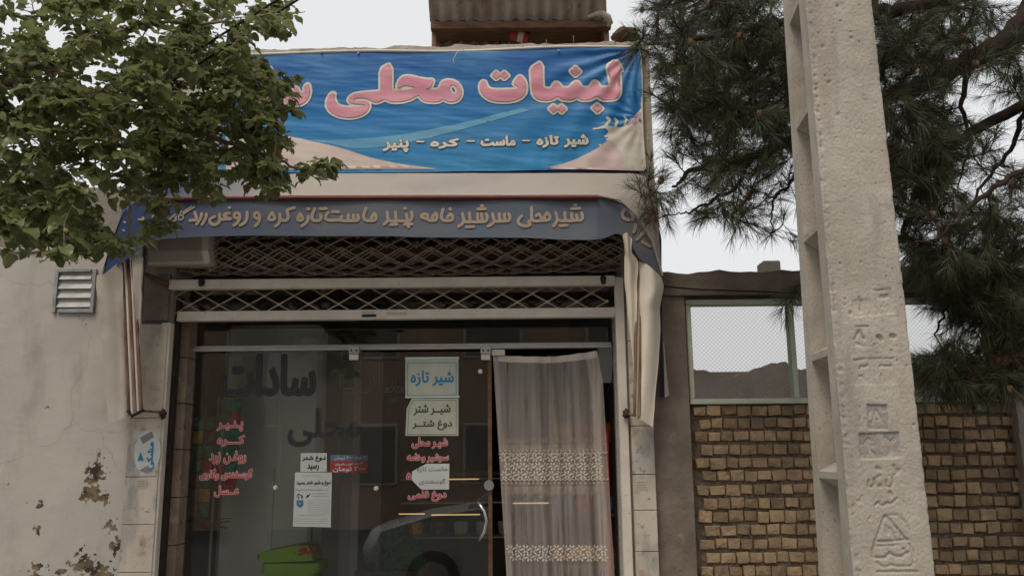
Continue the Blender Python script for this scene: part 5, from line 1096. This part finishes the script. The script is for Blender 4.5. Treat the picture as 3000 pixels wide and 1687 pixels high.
G(c9, [(380, 1170), (365, 1230), (372, 1290), (470, 1295), (500, 1255), (560, 1285), (610, 1280), (655, 1250)], .007, .007); G(c9, [(665, 1180), (700, 1240), (705, 1340), (680, 1365)], .006, .004); G(c9, [(390, 1200), (480, 1195), (580, 1185)], .004, .004); G(c9, [(620, 1222), (625, 1224)], .008, .006)
G(c9, [(395, 1330), (450, 1375), (520, 1355), (600, 1370), (690, 1365)], .006, .005); G(c9, [(400, 1412), (560, 1412), (740, 1410)], .006, .006)
SEG = [(np.array((a.x, a.z)), np.array((b.x, b.z)), r, d) for pts, r, d in grooves for a, b in zip(pts[:-1], pts[1:])]
zf0, zf1, NZ, NU = 0.75, 4.2, 860, 76
zz = np.linspace(zf0, zf1, NZ + 1); uu = np.linspace(0, 1, NU + 1)
XX = np.array([[eL(z) + (eR(z) - eL(z)) * u for u in uu] for z in zz]); ZZ = np.repeat(zz[:, None], NU + 1, 1)
H = np.zeros_like(XX)
for pts, d in plates:
    ins = np.ones_like(H); q = [(p.x, p.z) for p in pts]; sg = None
    dmin = np.full_like(H, 9.0); n_ = len(q)
    ar = sum(q[i][0] * q[(i + 1) % n_][1] - q[(i + 1) % n_][0] * q[i][1] for i in range(n_)); s_ = 1 if ar > 0 else -1
    for i in range(n_):
        (x1, z1), (x2, z2) = q[i], q[(i + 1) % n_]; L = math.hypot(x2 - x1, z2 - z1); dmin = np.minimum(dmin, s_ * ((x2 - x1) * (ZZ - z1) - (z2 - z1) * (XX - x1)) / L)
    H += d * np.clip(dmin / .004 + .5, 0, 1)
Gd = np.zeros_like(H)
for a, b, r, d in SEG:
    ab = b - a; t = np.clip(((XX - a[0]) * ab[0] + (ZZ - a[1]) * ab[1]) / (ab @ ab + 1e-12), 0, 1); ds = np.hypot(XX - a[0] - t * ab[0], ZZ - a[1] - t * ab[1])
    Gd = np.maximum(Gd, d * np.clip((1.0 - ds / (r * .8)) * 2.5, 0, 1))
H += Gd * .8
rq = random.Random(77)
for _ in range(190):                                     # air holes and chips
    x, z = rq.uniform(eL(1.5) - .12, eR(1.5)), rq.uniform(zf0, zf1); rr_ = rq.uniform(.0015, .0038) * (2.2 if rq.random() < .05 else 1); i0, i1 = np.searchsorted(zz, (z - .012, z + .012))
    ds = np.hypot(XX[i0:i1] - x, ZZ[i0:i1] - z); H[i0:i1] += rq.uniform(.003, .007) * np.clip(1.4 - ds / rr_, 0, 1)
for i in range(NZ + 1):
    for j in range(NU + 1):
        x, z, u = XX[i, j], zz[i], uu[j]
        H[i, j] += 0.0012 * fbm(x * 14, z * 14, 3, 4) + 0.0013 * fbm(x * 110, z * 85, 8, 3)
        if u < .10: H[i, j] += (0.013 * max(0, fbm(x * 42, z * 38, 5, 5) + .15)) * min(1, max(.15, .6 + fbm(z * 5, 3, 1, 2))) * (1 - abs(u - .05) / .05)
        e = min(u, 1 - u)
        if e < .03: H[i, j] += (0.03 - e) / .03 * (0.004 + 0.022 * max(0, fbm(z * 13, u * 3, 7, 5) - .05))
b = B(); fv = [(XX[i, j], PY0 + H[i, j], zz[i]) for i in range(NZ + 1) for j in range(NU + 1)]
b.add(fv, [(i * (NU + 1) + j, i * (NU + 1) + j + 1, (i + 1) * (NU + 1) + j + 1, (i + 1) * (NU + 1) + j) for i in range(NZ) for j in range(NU)], True); ffo = b.build('front_face', MT['concrete'], pole); ffo.data.materials.append(MT['stamp'])
Pm = np.zeros_like(H, bool)
for pts, d in plates[-2:]:
    q = [(p.x, p.z) for p in pts]; ins = np.ones_like(H, bool); n_ = len(q); s_ = 1 if sum(q[i][0] * q[(i + 1) % n_][1] - q[(i + 1) % n_][0] * q[i][1] for i in range(n_)) > 0 else -1
    for i in range(n_): ins &= s_ * ((q[(i + 1) % n_][0] - q[i][0]) * (ZZ - q[i][1]) - (q[(i + 1) % n_][1] - q[i][1]) * (XX - q[i][0])) > 0
    Pm |= ins
ffo.data.polygons.foreach_set('material_index', (Pm[:-1, :-1] & ~(np.array([[fbm(XX[i, j] * 30, ZZ[i, j] * 30, 4, 3) > .35 for j in range(NU)] for i in range(NZ)]))).astype(int).ravel())
def tbox(b, xa, xb, y0, y1, z0, z1, n=1):
    """box whose sides follow the taper; xa, xb give x at a height"""
    for k in range(n):
        za, zb = z0 + (z1 - z0) * k / n, z0 + (z1 - z0) * (k + 1) / n
        v = [(f(z), y, z) for z in (za, zb) for y in (y0, y1) for f in (xa, xb)]
        b.add(v, [(0, 2, 3, 1), (4, 5, 7, 6), (0, 1, 5, 4), (2, 6, 7, 3), (0, 4, 6, 2), (1, 3, 7, 5)])
    return b
fl = 0.075; shift = lambda f, d: (lambda z: f(z) + d)
lb = B(); tbox(lb, eL, eR, PY0 + .0085, PY0 + fl, 0, ZT); tbox(lb, eL, eR, PY0 - .002, PY0 + .0084, 0, zf0 - .001); tbox(lb, eL, eR, PY0 - .002, PY0 + .0084, zf1 + .001, ZT)
eBR = lambda z: eR(z) + (eL(z) - eB(z)) * 0.0
tbox(lb, eB, eR, PY1 - .06, PY1, 0, ZT); mid = lambda z: (eL(z) + eR(z)) / 2
lb.build('flanges', MT['concrete'], pole)
wb = B(); tbox(wb, shift(eB, .065), shift(eR, -.065), PY0 + fl + .0005, PY1 - .0605, 0, ZT); wb.build('web', MT['concrete'], pole)
rz = [P(1990, py, -1.3).z for py in (-260, 30, 300, 590, 895, 1195, 1500)]
for z in rz:
    v = []
    for y in (PY0 + fl - .001, PY1 - .0595):
        for x, z_ in ((eB(z) + .068, z - .05), (eB(z) + .002, z - .012), (eB(z) + .002, z + .012), (eB(z) + .068, z + .045)): v.append((x + (eL(z) - eB(z)) * (1 if y < -1.35 else 0) * .8, y, z_))
    B().add(v, [(0, 1, 2, 3), (7, 6, 5, 4), (0, 4, 5, 1), (1, 5, 6, 2), (2, 6, 7, 3), (3, 7, 4, 0)]).build('rung', MT['concrete'], pole)
# ------------------------------------------------------------------ overhead cables in front of the banner's left end
for i, (a, b_, lab) in enumerate((((690, -6), (395, 178), 'upper of two black overhead cables crossing the mulberry leaves'), ((725, 4), (440, 190), 'lower of two black overhead cables crossing the mulberry leaves'))):
    A, Bq = P(*a, -1.5), P(*b_, -1.25); A2 = A + (A - Bq) * 2.5; pts = [A2.lerp(Bq + (Bq - A) * 2.2, t) + Vector((0, 0, -.02 * math.sin(math.pi * t))) for t in np.linspace(0, 1, 16)]
    B().tube(pts, .0045, 8).build('overhead_cable', MT['cable'], label=lab, cat='cable', group='overhead cables')
# ================================================================== TREES
def walk(pts, n=10, jit=0.0, rg=random):
    """control points -> smooth path"""
    A = [np.array(p) for p in pts]; out = []
    for s in range(len(A) - 1):
        for k in range(n):
            t = k / n; out.append(cr(A[max(0, s - 1)], A[s], A[s + 1], A[min(len(A) - 1, s + 2)], t) + (np.array([rg.gauss(0, jit) for _ in range(3)]) if jit and (s or k) else 0))
    out.append(A[-1]); return [Vector(p) for p in out]
class Net:
    def __init__(s): s.p = []; s.b = B(); s.twigs = []
    def branch(s, pts, r0, r1, par, m, n=8):
        s.p += [tuple(q) for q in pts]; rad = [r0 + (r1 - r0) * i / (len(pts) - 1) for i in range(len(pts))]
        return B().tube(pts, rad, n).build('branch', m, par)
    def grow(s, tips, rg, sag=0.1, r=(.0032, .0014), stiff=0.0):
        P_ = np.array(s.p)
        order = sorted(range(len(tips)), key=lambda i: np.min(((P_ - np.array(tips[i])) ** 2).sum(1)))
        for i in order:
            t = np.array(tips[i]); P_ = np.array(s.p) if (i % 6 == 0 or len(s.p) - len(P_) > 60) else P_
            d = ((P_ - t) ** 2).sum(1); a = P_[int(d.argmin())]; L = math.sqrt(d.min())
            mid = (a + t) / 2 + np.array([rg.gauss(0, .08 * L), rg.gauss(0, .08 * L), sag * L])
            pts = walk([a, mid, t], 5); s.twigs.append(pts); s.p += [tuple(q) for q in pts[2:]]
            rr_ = [r[0] + (r[1] - r[0]) * k / (len(pts) - 1) for k in range(len(pts))]; s.b.tube(pts, rr_, 5, cap=False)
def blob_points(blobs, rg, Yr):
    out = []
    for (cx, cy, rx, ry, n) in blobs:
        for _ in range(n):
            t = rg.random() * 2 * math.pi; q = math.sqrt(rg.random()); out.append(P(cx + rx * q * math.cos(t), cy + ry * q * math.sin(t), rg.uniform(*Yr(cx, cy))))
    return out
# ------------------------------------------------------------------ mulberry at the left
rgm = random.Random(21)
tx = P(-420, 700, -1.9)
mul = thing('mulberry_tree', (tx.x, -1.9, 0), 'broad-leaved green mulberry tree reaching over the shop from the left', 'tree')
tp = walk([(tx.x, -1.9, 0), (tx.x + .05, -1.92, 1.1), (tx.x + .02, -1.9, 2.0), (tx.x + .12, -1.85, 2.75)], 8, .006, rgm)
B().tube(tp, [.15 - .055 * i / (len(tp) - 1) for i in range(len(tp))], 14).build('trunk', MT['bark_mul'], mul)
mn = Net()
top = tp[-1]
MB = [[top, P(-160, 215, -1.75), P(0, 205, -1.65), P(150, 232, -1.6), P(330, 225, -1.5), P(470, 235, -1.45)],
      [top, P(-150, 120, -1.7), P(60, 165, -1.75), P(160, 190, -1.8), P(230, 265, -1.8)],
      [P(40, 160, -1.72), P(200, 110, -1.5), P(400, 60, -1.35), P(560, 60, -1.3), P(690, 30, -1.25)],
      [P(330, 225, -1.5), P(430, 185, -1.35), P(560, 200, -1.3), P(650, 245, -1.25), P(700, 290, -1.2)],
      [P(330, 230, -1.5), P(400, 290, -1.4), P(520, 340, -1.3), P(640, 380, -1.25), P(740, 420, -1.2), P(825, 452, -1.15)],
      [P(150, 232, -1.6), P(240, 330, -1.6), P(310, 420, -1.55), P(325, 520, -1.5), P(330, 610, -1.45)],
      [top, P(-120, 300, -1.8), P(20, 380, -1.75), P(110, 460, -1.7), P(170, 540, -1.65)],
      [top, P(-200, 60, -1.9), P(-40, -40, -1.8), P(200, -60, -1.6), P(420, -40, -1.5)],
      [P(400, 290, -1.4), P(430, 400, -1.35), P(430, 450, -1.3), P(410, 500, -1.3)],
      [P(-120, 300, -1.8), P(-60, 430, -1.8), P(0, 520, -1.75), P(60, 600, -1.7)]]
for i, c in enumerate(MB): mn.branch(walk(c, 8, .004, rgm), .024 if i in (0, 1, 6, 7) else .012, .004, mul, MT['bark_mul'])
yr = lambda cx, cy: (-2.05, -1.0) if cx < 350 else (-1.6, -.85)
blobs = [(100, 60, 190, 110, 34), (330, 40, 200, 90, 32), (540, 60, 130, 80, 24), (690, 40, 70, 45, 8), (90, 220, 180, 110, 42), (320, 200, 170, 110, 46), (520, 190, 150, 100, 44), (640, 225, 70, 70, 20), (705, 235, 40, 55, 7),
         (110, 360, 190, 110, 46), (330, 330, 140, 70, 26), (520, 330, 150, 80, 36), (670, 350, 75, 50, 15), (790, 425, 45, 30, 6), (100, 500, 140, 90, 34), (170, 590, 90, 45, 12), (60, 570, 90, 60, 12), (430, 405, 100, 55, 24), (580, 410, 110, 45, 24), (660, 440, 60, 35, 9), (360, 470, 60, 30, 7), (100, 520, 150, 80, 18), (150, 605, 110, 30, 9), (90, 120, 180, 130, 10), (350, 120, 200, 110, 10), (560, 130, 130, 90, 10), (120, 300, 180, 100, 12), (560, 260, 110, 80, 18), (500, 470, 70, 25, 6), (680, 465, 40, 25, 4), (410, 500, 35, 25, 3), (310, 615, 60, 25, 6), (390, 565, 45, 20, 4), (300, 500, 20, 60, 3),
         (-150, 200, 160, 300, 40), (200, -120, 400, 90, 20)]
mn.grow(blob_points(blobs, rgm, yr), rgm, .10)
def leaf_mesh(k):
    rg = random.Random(k); L, W = .044, .036
    prof = [(0, .0), (.05, .6), (.2, .95), (.42, 1.0), (.64, .86), (.82, .58), (.94, .2), (1.0, 0)]
    fold, droop, roll = rg.uniform(.1, .45), rg.uniform(0, .4), rg.uniform(-.3, .3); v = []; f = []
    for t, w_ in prof:
        x = L * t; z = -droop * L * t * t
        wv = .004 * math.sin(t * 9 + k)
        v += [(x - (.006 if t == .06 else 0), -W / 2 * w_, z + abs(W / 2 * w_) * fold + wv + roll * W / 2 * w_ * .4), (x, 0, z), (x - (.006 if t == .06 else 0), W / 2 * w_, z + abs(W / 2 * w_) * fold - wv - roll * W / 2 * w_ * .4)]
    for i in range(len(prof) - 1):
        o = 3 * i; f += [(o, o + 3, o + 4, o + 1), (o + 1, o + 4, o + 5, o + 2)]
    me = bpy.data.meshes.new('leaf'); me.from_pydata(v, [], f); me.materials.append(MT['leaf']); me.polygons.foreach_set('use_smooth', [True] * len(f)); me.update(); return me
lms = [leaf_mesh(k) for k in range(8)]
LV = [np.array([v.co[:] for v in m.vertices]) for m in lms]; LF = [np.array([p.vertices[:] for p in m.polygons]) for m in lms]
leaves = []
for tw in mn.twigs:
    L = sum((tw[i + 1] - tw[i]).length for i in range(len(tw) - 1)); n = max(10, min(28, int(L / .010)))
    for k in range(n + 3):
        t = max(0.25, 1 - (k / n) * min(1, .30 / max(L, .05)) * 1.1) if k < n else 1.0
        s = min(len(tw) - 2, int(t * (len(tw) - 1))); p = tw[s].lerp(tw[s + 1], t * (len(tw) - 1) - s)
        d = (tw[s + 1] - tw[s]).normalized(); az = rgm.uniform(0, 2 * math.pi)
        out = Vector((math.cos(az), math.sin(az), rgm.uniform(-.5, .2))) * .9 + d * .4; out.normalize()
        up = (Vector((rgm.gauss(0, .3), rgm.gauss(0, .3) - .05, 1))).normalized(); y = up.cross(out).normalized(); z = out.cross(y)
        pet = rgm.uniform(.008, .03); q = p + out * pet; sc = rgm.choice((rgm.uniform(.4, .8), rgm.uniform(.7, 1.1), rgm.uniform(.8, 1.3)))
        M = Matrix.Translation(q) @ Matrix((out, y, z)).transposed().to_4x4() @ Matrix.Diagonal((sc, sc, sc, 1)); leaves.append((M, rgm.randrange(8), p, q))
crown_tw = mn.b
for M, k, p, q in leaves: crown_tw.add([p, q, q + Vector((.0012, 0, .0016)), p + Vector((.0012, 0, .0016))], [(0, 1, 2, 3)])
crown = crown_tw.build('crown', MT['bark_mul'], mul)
# the 300 leaves that show largest are leaves of their own, the rest one mass
def rank(e):
    q = px_of(e[3]); n = (e[0].to_3x3() @ Vector((0, 0, 1))).normalized(); face = abs(n.dot((CAM - e[3]).normalized()))
    return -(face * e[0].to_scale().x ** 2 / (e[3] - CAM).length ** 2) + (9 if not (0 < q[0] < 2576 and 0 < q[1] < 1449) else 0) + (e[3].y + 2) * .012
leaves.sort(key=rank); cb = wloc(crown)
for M, k, p, q in leaves[:300]:
    o = bpy.data.objects.new('leaf', lms[k]); COL.objects.link(o); o.parent = crown; o.matrix_local = Matrix.Translation(-cb) @ M
V, Fc, o_ = [], [], 0
for M, k, p, q in leaves[300:]:
    A = np.array(M); V.append(LV[k] @ A[:3, :3].T + A[:3, 3]); Fc.append(LF[k] + o_); o_ += len(LV[k])
mesh_obj('foliage', np.concatenate(V), np.concatenate(Fc), MT['leaf'], crown, smooth=True, kind='stuff')
bb = B()
for M, k, p, q in leaves[::14]: lump(q + Vector((0, -.01, -.012)), .0075, .0075, .0085, .1, 1.0, bb, 5)
MT['berry'] = mat('berry', (.24, .25, .08), rough=.5); bb.build('berries', MT['berry'], crown, kind='stuff')
# ------------------------------------------------------------------ pine at the right
rgp = random.Random(5)
bx_ = P(2900, 900, -.75)
pine = thing('pine_tree', (bx_.x, -.75, 0), 'dark long-needled pine spreading behind the pole and over the brick wall', 'tree')
tp = walk([(bx_.x, -.75, 0), (bx_.x - .05, -.78, 1.5), (bx_.x - .12, -.75, 3.0), (bx_.x - .2, -.7, 4.3), (bx_.x - .35, -.65, 6.2)], 8, .006, rgp)
B().tube(tp, [.17 - .10 * i / (len(tp) - 1) for i in range(len(tp))], 14).build('trunk', MT['bark_pine'], pine)
pn = Net(); nearz = lambda z: min(tp, key=lambda q: abs(q.z - z))
PB = [([nearz(3.9), P(2576, 55, -.7), P(2440, 150, -.68), P(2300, 220, -.66), P(2200, 262, -.65), P(2060, 320, -.6), P(1900, 390, -.55), P(1760, 420, -.5), P(1690, 470, -.45)], .062, .006),
      ([nearz(4.3), P(2500, -60, -.6), P(2330, 10, -.55), P(2150, 40, -.5), P(1960, 60, -.5), P(1800, 90, -.5), P(1700, 110, -.48), P(1630, 110, -.45)], .045, .006),
      ([nearz(3.2), P(2576, 270, -.6), P(2400, 360, -.5), P(2320, 450, -.45), P(2260, 610, -.4), P(2180, 640, -.4)], .035, .006),
      ([nearz(2.9), P(2576, 430, -.95), P(2440, 520, -.95), P(2360, 600, -.95), P(2300, 610, -.95)], .016, .004),
      ([nearz(2.6), P(2600, 620, -.5), P(2480, 690, -.5), P(2400, 750, -.5), P(2350, 840, -.45)], .022, .004),
      ([P(2150, 40, -.5), P(2000, 150, -.45), P(1850, 250, -.45), P(1760, 290, -.4), P(1690, 290, -.4)], .018, .004),
      ([P(1900, 390, -.55), P(1840, 480, -.5), P(1760, 520, -.5), P(1700, 540, -.48)], .012, .003),
      ([P(2060, 320, -.6), P(2010, 430, -.6), P(1950, 500, -.6), P(1940, 560, -.6)], .012, .003),
      ([nearz(5.2), P(2400, -160, -.2), P(2100, -120, 0.2), P(1850, -40, .5), P(1700, 40, .6)], .04, .006),
      ([P(2576, 270, -.6), P(2540, 380, -.5), P(2460, 480, -.5), P(2420, 640, -.45)], .014, .003),
      ([P(2440, 150, -.68), P(2420, 260, -.6), P(2440, 360, -.6), P(2410, 470, -.55)], .016, .003),
      ([P(2300, 220, -.66), P(2290, 320, -.6), P(2330, 420, -.55)], .014, .003)]
for c, r0, r1 in PB: pn.branch(walk(c, 8, .006, rgp), r0, r1, pine, MT['bark_pine'])
def yrp(cx, cy):
    if cy > 640: return (-.75, -.16)
    if cx < 1680 and cy > 100: return (-.75, -.38)
    return (-.95, .55) if cy < 420 else (-.9, -.1)
pblobs = [(1740, 50, 140, 80, 44), (1900, 60, 150, 110, 80), (1745, 190, 95, 90, 40), (1860, 200, 150, 110, 84), (1960, 200, 90, 160, 50), (1780, 310, 110, 60, 30), (1900, 340, 120, 90, 42), (1740, 430, 80, 55, 13), (1890, 450, 100, 70, 22), (1780, 525, 100, 35, 8), (1920, 560, 70, 40, 5),
          (1625, 110, 30, 40, 7), (1690, 260, 25, 60, 5), (1622, 475, 22, 30, 5), (1640, 545, 15, 20, 2), (1985, 740, 30, 20, 3),
          (2280, 60, 140, 100, 71), (2420, 80, 150, 110, 52), (2290, 200, 100, 100, 46), (2520, 180, 90, 90, 24), (2310, 340, 90, 90, 62), (2300, 460, 90, 90, 55), (2420, 400, 110, 100, 24), (2540, 520, 80, 100, 23), (2420, 600, 160, 80, 71), (2360, 680, 90, 40, 34), (2480, 720, 130, 70, 80), (2540, 800, 70, 50, 40), (2440, 780, 90, 35, 18), (2380, 930, 80, 50, 22), (2450, 930, 110, 60, 52), (2540, 880, 60, 110, 40),
          (2080, 120, 100, 200, 40), (2120, 400, 90, 150, 26), (2100, -120, 500, 90, 60), (2700, 300, 110, 400, 70)]
pn.grow(blob_points(pblobs, rgp, yrp), rgp, -.04, (.0036, .0016))
nv, nd = [], []
def needles(p, d, n, L, tgt):
    for _ in range(n):
        a = Vector((rgp.gauss(0, 1), rgp.gauss(0, 1), rgp.gauss(0, 1))); a = (a - d * a.dot(d)); a = a.normalized() if a.length > 1e-4 else d.orthogonal()
        e = (d * rgp.uniform(.5, 1.6) + a * rgp.uniform(.2, 1.0) + Vector((0, 0, -.12))).normalized(); l = L * rgp.uniform(.6, 1.1)
        w_ = e.cross(Vector((rgp.gauss(0, 1), rgp.gauss(0, 1), rgp.gauss(0, 1)))).normalized() * .00085; s = p + d * rgp.uniform(-.02, .01); m_ = s + e * l * .55; t = s + e * l + Vector((0, 0, -.012))
        tgt += [s - w_, s + w_, m_ + w_, m_ - w_, t]
for tw in pn.twigs:
    L = sum((tw[i + 1] - tw[i]).length for i in range(len(tw) - 1)); steps = max(2, min(9, int(min(L, .30) / .035)))
    dead = rgp.random() < .07
    for k in range(steps):
        t = 1 - (k * .035) / max(L, .08); t = max(0, t); s = min(len(tw) - 2, int(t * (len(tw) - 1))); p = tw[s].lerp(tw[s + 1], t * (len(tw) - 1) - s); d = (tw[s + 1] - tw[s]).normalized()
        needles(p, d, 17 if k else 28, .115, nd if dead else nv)
    # short side shoots
    for k in range(3):
        t = rgp.uniform(.35, 1); s = min(len(tw) - 2, int(t * (len(tw) - 1))); p = tw[s]; d = (tw[s + 1] - tw[s]).normalized(); sd2 = (d * .6 + Vector((rgp.gauss(0, .6), rgp.gauss(0, .6), rgp.gauss(-.1, .5)))).normalized(); q = p + sd2 * rgp.uniform(.05, .12)
        pn.b.tube([p, q], .0016, 4, cap=False); needles(q, sd2, 24, .10, nd if dead else nv); needles(p.lerp(q, .5), sd2, 9, .09, nd if dead else nv)
pcrown = pn.b.build('crown', MT['bark_pine'], pine)
for nm, tgt, m in (('needles', nv, 'needle'), ('dead_needles', nd, 'needle_dead')):
    k = len(tgt) // 5; f = []
    for i in range(k): f += [(5 * i, 5 * i + 1, 5 * i + 2, 5 * i + 3), (5 * i + 3, 5 * i + 2, 5 * i + 4)]
    mesh_obj(nm, [tuple(v) for v in tgt], f, MT[m], pcrown, kind='stuff')
cnb = B()
for tw in pn.twigs[::9]: lump(tw[-2], .014, .014, .02, .3, 2.0, cnb, 5)
cnb.build('cones', MT['wood_dark'], pcrown, kind='stuff')
# ================================================================== ACROSS THE STREET (seen in the glass)
oh = thing('opposite_building', (0, -17, 0), 'brown two-storey house across the street, seen only as a reflection in the glass', 'house')
B().box((-9, -24, -.13), (9, -17, 6.6)).build('wall', MT['facade'], oh); B().box((-9.2, -24.2, 6.602), (9.2, -16.8, 6.8), .03).build('roof', MT['cement_mid'], oh)
for fx_ in (-6.5, -3.6, -.5, 2.6, 5.6):
    for fz in (0.9, 4.0):
        w1 = B().box((fx_ - .75, -17.0 + .002, fz), (fx_ + .75, -16.95, fz + 1.5), .02).build('window', MT['white_metal'], oh); B().box((fx_ - .68, -16.949, fz + .07), (fx_ + .68, -16.94, fz + 1.43)).build('pane', MT['room'], w1)
car = thing('parked_car', (.4, -6.6, -.13), 'silver saloon car parked behind the viewer, seen only as a reflection in the glass', 'car')
def carbody(prof, y0, y1, tum, name, m, nb=5):
    k = len(prof); rings = []
    for y, s in ((y0, .94), (y0 + .10, 1.0), ((y0 + y1) / 2, 1.015), (y1 - .10, 1.0), (y1, .94)): rings.append([(.4 + x * (s if abs(x) > 1 else 1), y + (0 if not tum else (1 if y < -6.6 else -1) * tum * max(0, z - .85)), -.13 + 1.18 * z * (1 if s == 1 else (1.0 if s > 1 else .985))) for x, z in prof])
    b = B(); v = sum(rings, []); f = []
    for r in range(len(rings) - 1): f += [(r * k + i, r * k + (i + 1) % k, (r + 1) * k + (i + 1) % k, (r + 1) * k + i) for i in range(k)]
    b.add(v, f, True); b.add(rings[0], [tuple(range(k - 1, -1, -1))]); b.add(rings[-1], [tuple(range(k))]); return b.build(name, MT[m], car)
carbody([(-2.15, .32), (-2.2, .55), (-2.1, .72), (-1.5, .86), (-.85, .93), (.0, .95), (1.2, .95), (1.5, .96), (2.05, .93), (2.18, .75), (2.15, .35), (1.8, .25), (-1.8, .25)], -7.45, -5.75, 0, 'body', 'car_paint')
carbody([(-.95, .93), (-.35, 1.28), (-.05, 1.42), (.5, 1.47), (1.0, 1.43), (1.35, 1.25), (1.62, .95)], -7.38, -5.82, .28, 'roof', 'car_paint')
carbody([(-.78, .965), (-.28, 1.27), (.0, 1.37), (.95, 1.38), (1.22, 1.24), (1.45, .965)], -7.40, -5.80, .28, 'side_windows', 'car_glass')
for wx in (-1.35, 1.35):
    for wy in (-7.4, -5.8):
        wh = B().tube([(.4 + wx, wy - .09, .18), (.4 + wx, wy + .09, .18)], .31, 24).build('wheel', MT['rubber'], car); B().tube([(.4 + wx, wy - .1, .18), (.4 + wx, wy + .1, .18)], .19, 20).build('rim', MT['alu'], wh)
for wy in (-7.2, -6.0): lump((.4 - 2.12, wy, .52), .06, .13, .06, .05, 1.0, n=8).build('headlight', MT['chrome'], car)
